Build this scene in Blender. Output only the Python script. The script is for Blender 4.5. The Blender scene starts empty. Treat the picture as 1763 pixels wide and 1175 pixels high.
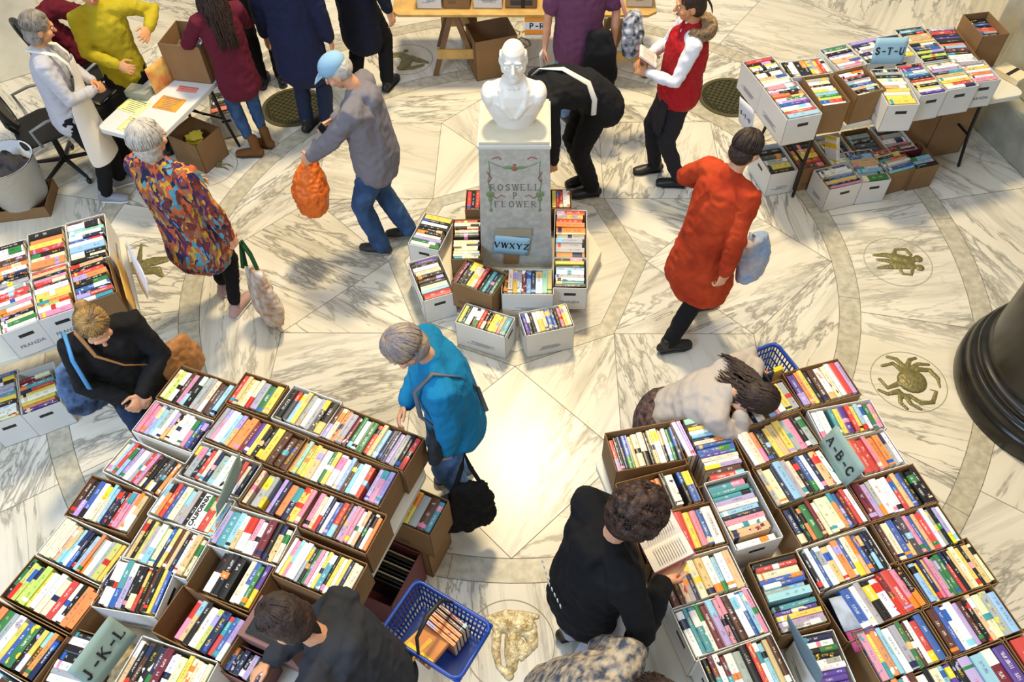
import bpy, bmesh, math, random
from mathutils import Vector, Matrix, noise
PI=math.pi
random.seed(11)
scn=bpy.context.scene
C=scn.collection
R=math.radians
# ---------------------------------------------------------------- camera
cam=bpy.data.cameras.new('camera'); co=bpy.data.objects.new('camera',cam); C.objects.link(co)
cam.sensor_width=36; cam.sensor_fit='HORIZONTAL'; cam.lens=36*1415.96/1763
p,roll,yaw=.915556011,-.0313916862,-.0430602117
_f=Vector((math.sin(yaw)*math.cos(p),math.cos(yaw)*math.cos(p),-math.sin(p)))
_r0=Vector((math.cos(yaw),-math.sin(yaw),0)); _u0=_r0.cross(_f)
_r=_r0*math.cos(roll)+_u0*math.sin(roll); _u=_u0*math.cos(roll)-_r0*math.sin(roll)
M=Matrix((_r,_u,-_f)).transposed().to_4x4(); M.translation=Vector((0.13293,-4.49626,4.81488)); co.matrix_world=M
cam.clip_end=100; cam.clip_start=.05
scn.camera=co
# ---------------------------------------------------------------- view + light
vs=scn.view_settings; vs.view_transform='Standard'; vs.look='None'; vs.gamma=1; vs.use_curve_mapping=False; vs.exposure=0.32
w=bpy.data.worlds.new('world'); scn.world=w; w.use_nodes=True
bg=w.node_tree.nodes['Background']; bg.inputs[0].default_value=(.93,.95,1.0,1); bg.inputs[1].default_value=.33
def area(name,loc,target,size,col,power,sy=None):
    l=bpy.data.lights.new(name,'AREA'); l.energy=power; l.color=col; l.size=size
    if sy: l.shape='RECTANGLE'; l.size_y=sy
    o=bpy.data.objects.new(name,l); C.objects.link(o); o.location=loc
    o.rotation_euler=(Vector(target)-Vector(loc)).to_track_quat('-Z','Y').to_euler(); return o
area('chandelier_light',(0.0,2.9,8.6),(0,-.6,0),.95,(1.0,.79,.46),690)
area('rotunda_lamp_light',(3.6,-5.5,8.5),(.6,-1,0),1.2,(1.0,.88,.66),130)
area('gallery_window_light',(-5.0,-7.5,6.0),(-.2,-.5,.6),3.2,(.55,.74,1.0),440,2.6)
area('dome_skylight',(0,-.5,10.5),(0,-.5,0),5,(.98,.98,1.0),170)
# ---------------------------------------------------------------- helpers
def lin(c):
    if isinstance(c,str):
        c=c.lstrip('#'); c=[int(c[i:i+2],16)/255 for i in (0,2,4)]
    return tuple((x/12.92 if x<=.04045 else ((x+.055)/1.055)**2.4) for x in c[:3])+(1,)
MATS={}
def mat(name,col='#808080',rough=.6,metal=0,bump=0,bscale=40,var=0,vscale=8,spec=.5,col2=None,sheen=0):
    if name in MATS: return MATS[name]
    m=bpy.data.materials.new(name); m.use_nodes=True; nt=m.node_tree; b=nt.nodes['Principled BSDF']
    b.inputs['Base Color'].default_value=lin(col); b.inputs['Roughness'].default_value=rough; b.inputs['Metallic'].default_value=metal
    b.inputs['Specular IOR Level'].default_value=spec
    if sheen: b.inputs['Sheen Weight'].default_value=sheen
    if bump or var:
        tc=nt.nodes.new('ShaderNodeTexCoord')
    if var:
        n=nt.nodes.new('ShaderNodeTexNoise'); n.inputs['Scale'].default_value=vscale; n.inputs['Detail'].default_value=4
        nt.links.new(tc.outputs['Object'],n.inputs['Vector'])
        mx=nt.nodes.new('ShaderNodeMix'); mx.data_type='RGBA'
        a=lin(col); bb=lin(col2) if col2 else tuple(min(1,x*(1-var)) for x in a[:3])+(1,)
        mx.inputs[6].default_value=a; mx.inputs[7].default_value=bb
        rp=nt.nodes.new('ShaderNodeMapRange'); rp.inputs[1].default_value=.35; rp.inputs[2].default_value=.65
        nt.links.new(n.outputs[0],rp.inputs[0]); nt.links.new(rp.outputs[0],mx.inputs[0]); nt.links.new(mx.outputs[2],b.inputs['Base Color'])
    if bump:
        n=nt.nodes.new('ShaderNodeTexNoise'); n.inputs['Scale'].default_value=bscale; n.inputs['Detail'].default_value=3
        nt.links.new(tc.outputs['Object'],n.inputs['Vector'])
        bp=nt.nodes.new('ShaderNodeBump'); bp.inputs['Strength'].default_value=bump; bp.inputs['Distance'].default_value=.01
        nt.links.new(n.outputs[0],bp.inputs['Height']); nt.links.new(bp.outputs[0],b.inputs['Normal'])
    MATS[name]=m; return m
def tag(o,label=None,cat=None,group=None,kind=None):
    if label: o['label']=label
    if cat: o['category']=cat
    if group: o['group']=group
    if kind: o['kind']=kind
    return o
def empty(name,loc=(0,0,0),rz=0,label=None,cat=None,group=None):
    o=bpy.data.objects.new(name,None); C.objects.link(o); o.location=loc; o.rotation_euler=(0,0,rz); o.empty_display_size=.05
    return tag(o,label,cat,group)
class MB:
    def __init__(s): s.v=[]; s.f=[]; s.m=[]; s.T=Matrix.Identity(4)
    def add(s,vs,fs,mi=0):
        n=len(s.v); s.v+=[tuple(s.T@Vector(v)) for v in vs]; s.f+=[tuple(i+n for i in f) for f in fs]; s.m+=[mi]*len(fs)
    def box(s,c,d,rz=0,mi=0,rot=None):
        x,y,z=d[0]/2,d[1]/2,d[2]/2; Q=rot if rot else Matrix.Rotation(rz,3,'Z'); c=Vector(c)
        s.add([c+Q@Vector((a*x,b*y,e*z)) for a in(-1,1) for b in(-1,1) for e in(-1,1)],[(0,1,3,2),(4,6,7,5),(0,4,5,1),(2,3,7,6),(0,2,6,4),(1,5,7,3)],mi)
    def prism(s,poly,z0,z1,mi=0):
        n=len(poly); s.add([(x,y,z0) for x,y in poly]+[(x,y,z1) for x,y in poly],[tuple(range(n))[::-1],tuple(range(n,2*n))]+[(i,(i+1)%n,n+(i+1)%n,n+i) for i in range(n)],mi)
    def lathe(s,prof,n=32,c=(0,0,0),mi=0,a0=0):
        vs=[];fs=[];k=len(prof)
        for i in range(n):
            a=a0+2*PI*i/n
            for r,z in prof: vs.append((c[0]+r*math.cos(a),c[1]+r*math.sin(a),c[2]+z))
        for i in range(n):
            j=(i+1)%n
            for q in range(k-1): fs.append((i*k+q,j*k+q,j*k+q+1,i*k+q+1))
        fs.append(tuple(j*k for j in range(n))[::-1]); fs.append(tuple(j*k+k-1 for j in range(n)))
        s.add(vs,fs,mi)
    def chain(s,pts,rad,n=10,side=None,mi=0,caps=True):
        """tube through pts; rad entries r or (a,b) with a along side"""
        P=[Vector(q) for q in pts]; rr=[(q,q) if not isinstance(q,(tuple,list)) else q for q in rad]
        T=[]
        for i in range(len(P)):
            t=(P[min(i+1,len(P)-1)]-P[max(i-1,0)]); T.append(t.normalized() if t.length>1e-9 else Vector((0,0,1)))
        X=Vector(side) if side else (Vector((1,0,0)) if abs(T[0].x)<.8 else Vector((0,1,0)))
        rings=[]
        def ring(c,t,X,a,b):
            x=(X-t*X.dot(t)); x=x.normalized() if x.length>1e-6 else Vector((0,1,0)); y=t.cross(x)
            return [c+x*a*math.cos(2*PI*k/n)+y*b*math.sin(2*PI*k/n) for k in range(n)],x
        if caps:
            a,b=rr[0]; q=min(a,b)
            for h in (.97,.7,.35):
                rings.append(ring(P[0]-T[0]*q*h,T[0],X,a*math.sqrt(1-h*h),b*math.sqrt(1-h*h))[0])
        for c,t,(a,b) in zip(P,T,rr):
            r_,x=ring(c,t,X,a,b); rings.append(r_)
            if not side: X=x
        if caps:
            a,b=rr[-1]; q=min(a,b)
            for h in (.35,.7,.97):
                rings.append(ring(P[-1]+T[-1]*q*h,T[-1],X,a*math.sqrt(1-h*h),b*math.sqrt(1-h*h))[0])
        vs=[v for r_ in rings for v in r_]; m=len(rings)
        fs=[(i*n+k,i*n+(k+1)%n,(i+1)*n+(k+1)%n,(i+1)*n+k) for i in range(m-1) for k in range(n)]
        fs+=[tuple(range(n))[::-1],tuple((m-1)*n+k for k in range(n))]
        s.add(vs,fs,mi)
    def ell(s,c,r,rot=None,n=14,mi=0):
        c=Vector(c); Q=rot if rot else Matrix.Identity(3); h=n//2+1; vs=[c+Q@Vector((0,0,-r[2]))]; fs=[]
        for i in range(1,h):
            a=-PI/2+PI*i/h
            for k in range(n): b=2*PI*k/n; vs.append(c+Q@Vector((r[0]*math.cos(a)*math.cos(b),r[1]*math.cos(a)*math.sin(b),r[2]*math.sin(a))))
        vs.append(c+Q@Vector((0,0,r[2]))); L=len(vs)-1
        for k in range(n): fs.append((0,1+(k+1)%n,1+k)); fs.append((L,L-n+k,L-n+(k+1)%n))
        for i in range(h-2):
            for k in range(n): a=1+i*n; fs.append((a+k,a+(k+1)%n,a+n+(k+1)%n,a+n+k))
        s.add(vs,fs,mi)
    def mesh(s,name):
        me=bpy.data.meshes.new(name); me.from_pydata([tuple(v) for v in s.v],[],s.f); return me
    def build(s,name,mats,parent=None,smooth=False,bevel=0,label=None,recalc=False):
        me=s.mesh(name)
        if not isinstance(mats,(list,tuple)): mats=[mats]
        for m in mats: me.materials.append(m)
        for p_,i in zip(me.polygons,s.m): p_.material_index=i
        if recalc:
            b=bmesh.new(); b.from_mesh(me); bmesh.ops.recalc_face_normals(b,faces=b.faces); b.to_mesh(me); b.free()
        o=bpy.data.objects.new(name,me); C.objects.link(o)
        if smooth:
            for p_ in me.polygons: p_.use_smooth=True
        if bevel:
            bv=o.modifiers.new('bevel','BEVEL'); bv.width=bevel; bv.segments=2; bv.limit_method='ANGLE'
        if parent: o.parent=parent
        if label: o['label']=label
        return o
    def remesh(s,name,mats,parent=None,voxel=.012,smooth=4,wr=0,wscale=.12,label=None,zs=None):
        me=s.mesh(name); b=bmesh.new(); b.from_mesh(me); bmesh.ops.recalc_face_normals(b,faces=b.faces); b.to_mesh(me); b.free()
        t=bpy.data.objects.new('tmp',me); C.objects.link(t)
        rm=t.modifiers.new('r','REMESH'); rm.mode='VOXEL'; rm.voxel_size=voxel; rm.use_smooth_shade=True
        if smooth: sm=t.modifiers.new('s','SMOOTH'); sm.factor=.5; sm.iterations=smooth
        dg=bpy.context.evaluated_depsgraph_get(); ev=t.evaluated_get(dg); m2=bpy.data.meshes.new_from_object(ev)
        bpy.data.objects.remove(t); bpy.data.meshes.remove(me); m2.name=name
        if wr:
            nn=[v.normal.copy() for v in m2.vertices]
            for v,nr in zip(m2.vertices,nn):
                q=v.co/wscale; d=noise.noise(Vector((q.x,q.y,q.z*.55)))+.5*noise.noise(q*2.3)
                d=1-abs(d)*2.2
                v.co+=nr*wr*d*.5
        m2.materials.clear()
        if not isinstance(mats,(list,tuple)): mats=[mats]
        for m in mats: m2.materials.append(m)
        for p_ in m2.polygons: p_.use_smooth=True
        o=bpy.data.objects.new(name,m2); C.objects.link(o)
        if parent: o.parent=parent
        if label: o['label']=label
        return o
def text(body,size,mt,parent=None,name='lettering',loc=(0,0,0),rot=(0,0,0),ext=.0006,spacing=1,align='CENTER',bold=0,sx=1,label=None):
    cu=bpy.data.curves.new(name,'FONT'); cu.body=body; cu.size=size; cu.extrude=ext; cu.align_x=align; cu.align_y='CENTER'; cu.space_character=spacing; cu.offset=bold
    t=bpy.data.objects.new('tmp',cu); C.objects.link(t)
    dg=bpy.context.evaluated_depsgraph_get(); me=bpy.data.meshes.new_from_object(t.evaluated_get(dg)); bpy.data.objects.remove(t)
    me.materials.clear(); me.materials.append(mt); me.name=name
    if sx!=1:
        for v in me.vertices: v.co.x*=sx
    o=bpy.data.objects.new(name,me); C.objects.link(o); o.location=loc; o.rotation_euler=rot
    if parent: o.parent=parent
    if label: o['label']=label
    return o
# serif stroke capitals: (strokes) thick=1/thin=0, on a unit box
GL={'A':[((0,0,.45,1),0),((.45,1,.9,0),1),((.18,.35,.7,.35),0)],'B':[((.15,0,.15,1),1),((.15,1,.6,1,.72,.85,.7,.65,.55,.53,.15,.53),0),((.55,.53,.82,.4,.82,.15,.65,0,.15,0),1)],
'C':[((.85,.8,.7,.97,.45,1,.2,.85,.1,.5,.2,.15,.45,0,.7,.03,.88,.2),1)],'D':[((.15,0,.15,1),1),((.15,1,.5,1,.8,.8,.88,.5,.8,.2,.5,0,.15,0),1)],
'E':[((.15,0,.15,1),1),((.15,1,.8,1),0),((.15,.52,.65,.52),0),((.15,0,.82,0),0)],'F':[((.15,0,.15,1),1),((.15,1,.8,1),0),((.15,.52,.62,.52),0)],
'J':[((.6,1,.6,.2,.45,0,.25,0,.12,.15),1)],'K':[((.15,0,.15,1),1),((.85,1,.15,.42),0),((.35,.58,.9,0),1)],'L':[((.15,0,.15,1),1),((.15,0,.8,0,.8,.15),0)],
'O':[((.5,1,.22,.87,.1,.5,.22,.13,.5,0,.78,.13,.9,.5,.78,.87,.5,1),1)],'P':[((.15,0,.15,1),1),((.15,1,.6,1,.8,.85,.8,.62,.6,.48,.15,.48),1)],
'R':[((.15,0,.15,1),1),((.15,1,.6,1,.8,.85,.8,.65,.6,.5,.15,.5),0),((.45,.5,.9,0),1)],'S':[((.8,.82,.62,.98,.35,.98,.18,.82,.2,.64,.5,.5,.78,.36,.82,.18,.62,.02,.35,.02,.14,.2),1)],
'T':[((.5,0,.5,1),1),((.08,.85,.08,1,.92,1,.92,.85),0)],'U':[((.15,1,.15,.25,.3,0,.6,0,.8,.25),1),((.8,.25,.8,1),0)],'V':[((.02,1,.48,0),1),((.48,0,.92,1),0)],
'W':[((0,1,.28,0),1),((.28,0,.5,1),0),((.5,1,.76,0),1),((.76,0,1,1),0)],'X':[((.05,1,.9,0),1),((.88,1,.08,0),0)],'Y':[((.02,1,.48,.5),1),((.48,.5,.92,1),0),((.48,.5,.48,0),1)],
'Z':[((.1,.85,.1,1,.85,1),0),((.85,1,.1,0),1),((.1,0,.88,0,.88,.15),0)],'-':[((.15,.42,.65,.42),1)],'I':[((.3,0,.3,1),1)],'N':[((.12,0,.12,1),0),((.12,1,.85,0),1),((.85,0,.85,1),0)]}
def serif(body,h,mt,parent,name='lettering',loc=(0,0,0),rot=(0,0,0),wd=.75,track=.28,thick=.2,thin=.11,dx=None,label=None):
    mb=MB(); x=0; cells=[]
    for ch in body:
        if ch==' ': x+=.6; continue
        cells.append((x,ch)); x+=(wd*.7 if ch in '-I' else wd*(1.15 if ch in 'WO' else 1))+track
    tot=x-track
    def line(pts,wt):
        for i in range(len(pts)-1):
            a,b=Vector(pts[i]),Vector(pts[i+1]); d=b-a
            if d.length<1e-6: continue
            d.normalize(); n=Vector((-d.y,d.x))*wt/2; e=d*wt*.28
            q=[a-n-e,b-n+e,b+n+e,a+n-e]
            mb.prism([(v.x,v.y) for v in q],0,.0012)
    for x0,ch in cells:
        w_=wd*(1.15 if ch in 'WO' else 1)
        for st,k in GL[ch]:
            pts=[(h*(x0-tot/2+st[i]*w_),h*(st[i+1]-.5)) for i in range(0,len(st),2)]
            line(pts,h*(thick if k else thin))
            if ch not in 'OC-S':
                for (px,py),yy in ((pts[0],st[1]),(pts[-1],st[-1])):
                    if yy in (0,1): line([(px-h*.11,py),(px+h*.11,py)],h*.06)
    return_=mb.build(name,mt,parent,label=label); return_.location=loc; return_.rotation_euler=rot
    return return_

ZOD=[('bronze floor inlay of two standing figures arm in arm, between table and column', [[(3.163, 0.028, 0.039)], [(3.153, -0.067, 0.0351)], [(3.102, 0.016, 0.0425), (3.009, 0.033, 0.0462)], [(3.013, 0.05, 0.032), (2.912, 0.07, 0.025), (2.831, 0.07, 0.0161)], [(3.093, -0.047, 0.0387), (2.974, -0.033, 0.0459)], [(2.969, -0.052, 0.0317), (2.833, -0.067, 0.0159)], [(2.981, -0.004, 0.0283), (2.846, 0.021, 0.016)], [(3.118, 0.075, 0.0196), (3.093, 0.135, 0.0179), (3.016, 0.13, 0.0179), (2.982, 0.065, 0.0214)], [(3.093, -0.081, 0.0176), (3.068, -0.141, 0.0157), (3.004, -0.129, 0.0175), (2.996, -0.081, 0.0176)]]), ('bronze crab inlaid in the marble floor beside the black column', [[(2.795, -1.147, 0.1029)], [(2.864, -1.045, 0.0236), (2.945, -1.052, 0.0224), (2.982, -1.125, 0.0199), (2.974, -1.199, 0.0105)], [(2.744, -1.268, 0.0185), (2.808, -1.331, 0.0206), (2.89, -1.323, 0.0206), (2.939, -1.232, 0.0162), (2.903, -1.218, 0.0093)], [(2.75, -1.053, 0.0236), (2.701, -0.992, 0.019), (2.622, -1.014, 0.0154)], [(2.779, -1.031, 0.0237), (2.735, -0.954, 0.0191), (2.68, -0.935, 0.0156)], [(2.791, -1.031, 0.0237), (2.828, -0.96, 0.0191), (2.874, -0.945, 0.0155)], [(2.819, -1.038, 0.0237), (2.878, -0.997, 0.019), (2.95, -1.002, 0.0154)], [(2.696, -1.169, 0.0234), (2.61, -1.205, 0.0186), (2.575, -1.13, 0.0153)], [(2.679, -1.233, 0.0232), (2.597, -1.258, 0.0185), (2.546, -1.223, 0.0151)], [(2.69, -1.254, 0.0231), (2.666, -1.324, 0.0184), (2.699, -1.377, 0.0148)], [(2.715, -1.268, 0.0231), (2.737, -1.338, 0.0183), (2.791, -1.381, 0.0148)]]), ('bronze floor inlay of a robed seated figure, painted as brightly lit, near the bottom', [[(-0.129, -2.853, 0.0206), (-0.027, -2.829, 0.031), (0.077, -2.838, 0.035), (0.157, -2.839, 0.0185)], [(-0.076, -2.891, 0.041), (0.006, -2.89, 0.0594), (0.103, -2.904, 0.0572)], [(-0.075, -2.942, 0.0305), (-0.079, -3.041, 0.0281), (-0.058, -3.128, 0.0199), (0.001, -3.175, 0.0296)], [(0.118, -2.939, 0.0468), (0.131, -2.999, 0.0383), (0.079, -3.049, 0.0361)], [(0.017, -2.971, 0.0507), (0.014, -3.06, 0.0461), (0.015, -3.128, 0.0338)], [(0.058, -3.0, 0.0343), (0.069, -3.079, 0.02)]]), ('bronze archer drawing a bow inlaid in the floor at left', [[(-3.083, -0.039, 0.0449), (-2.998, -0.029, 0.0478), (-2.927, 0.0, 0.0508), (-2.838, 0.02, 0.0349)], [(-3.065, -0.097, 0.0432), (-2.969, -0.106, 0.0403), (-2.871, -0.097, 0.0432), (-2.826, -0.154, 0.0215)], [(-3.048, -0.01, 0.0276), (-3.074, 0.109, 0.0191), (-3.088, 0.189, 0.0133)], [(-3.193, 0.084, 0.0059), (-3.166, 0.139, 0.0066), (-3.117, 0.174, 0.0089), (-3.06, 0.179, 0.0089), (-2.999, 0.149, 0.0066), (-2.961, 0.119, 0.0059)], [(-3.193, 0.084, 0.0044), (-3.058, 0.049, 0.0044), (-2.961, 0.119, 0.0044)]]), ('bronze goat inlaid in the floor below the open carton of yellow slips', [[(-2.836, 1.156, 0.0268), (-2.81, 1.218, 0.0358), (-2.738, 1.218, 0.037), (-2.683, 1.208, 0.0286)], [(-2.679, 1.244, 0.0132), (-2.657, 1.278, 0.012), (-2.635, 1.285, 0.0072)], [(-2.674, 1.173, 0.0166), (-2.605, 1.183, 0.0119), (-2.529, 1.137, 0.0065)], [(-2.694, 1.155, 0.0178), (-2.618, 1.137, 0.013), (-2.555, 1.093, 0.0065)], [(-2.817, 1.103, 0.0107), (-2.762, 1.046, 0.0071)]]), ('bronze draped figure inlaid in the floor left of the sawhorse', [[(-1.295, 2.839, 0.045), (-1.22, 2.857, 0.0483), (-1.141, 2.788, 0.0672), (-1.166, 2.64, 0.057)], [(-1.118, 2.801, 0.0417), (-1.017, 2.746, 0.0383), (-0.935, 2.71, 0.0191)], [(-1.197, 2.626, 0.038), (-1.07, 2.625, 0.0316), (-0.979, 2.672, 0.0222)], [(-1.173, 2.92, 0.0291)]]), ('bronze ram inlaid in the floor right of the person in purple', [[(0.902, 2.815, 0.019), (0.997, 2.806, 0.0221), (1.092, 2.818, 0.0284), (1.218, 2.811, 0.0347), (1.366, 2.783, 0.0283)], [(1.229, 2.749, 0.0188), (1.255, 2.649, 0.0125)], [(1.09, 2.777, 0.0126), (1.107, 2.696, 0.011)]]), ('bronze bull inlaid in the floor under the S-T-U table', [[(2.699, 1.262, 0.0345), (2.756, 1.328, 0.0347), (2.822, 1.314, 0.026)], [(2.667, 1.235, 0.0155), (2.613, 1.222, 0.0103)], [(2.765, 1.368, 0.0157), (2.727, 1.355, 0.0104)]]), ('pale bronze fish inlaid in the floor behind the bust', [[(-0.104, 3.249, 0.0131), (-0.064, 3.285, 0.0131), (-0.018, 3.248, 0.0131), (-0.028, 3.186, 0.011), (-0.078, 3.178, 0.01)], [(0.012, 3.239, 0.0131), (0.052, 3.283, 0.0131), (0.092, 3.247, 0.0131), (0.082, 3.185, 0.011), (0.042, 3.177, 0.009)], [(-0.061, 3.082, 0.0129), (-0.002, 3.142, 0.015), (0.073, 3.097, 0.0149), (0.093, 3.011, 0.0128), (0.034, 2.96, 0.0118)], [(-0.035, 3.012, 0.0099), (0.024, 3.037, 0.0119), (0.054, 3.002, 0.0099)]])]
THR=0.0003463
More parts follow.
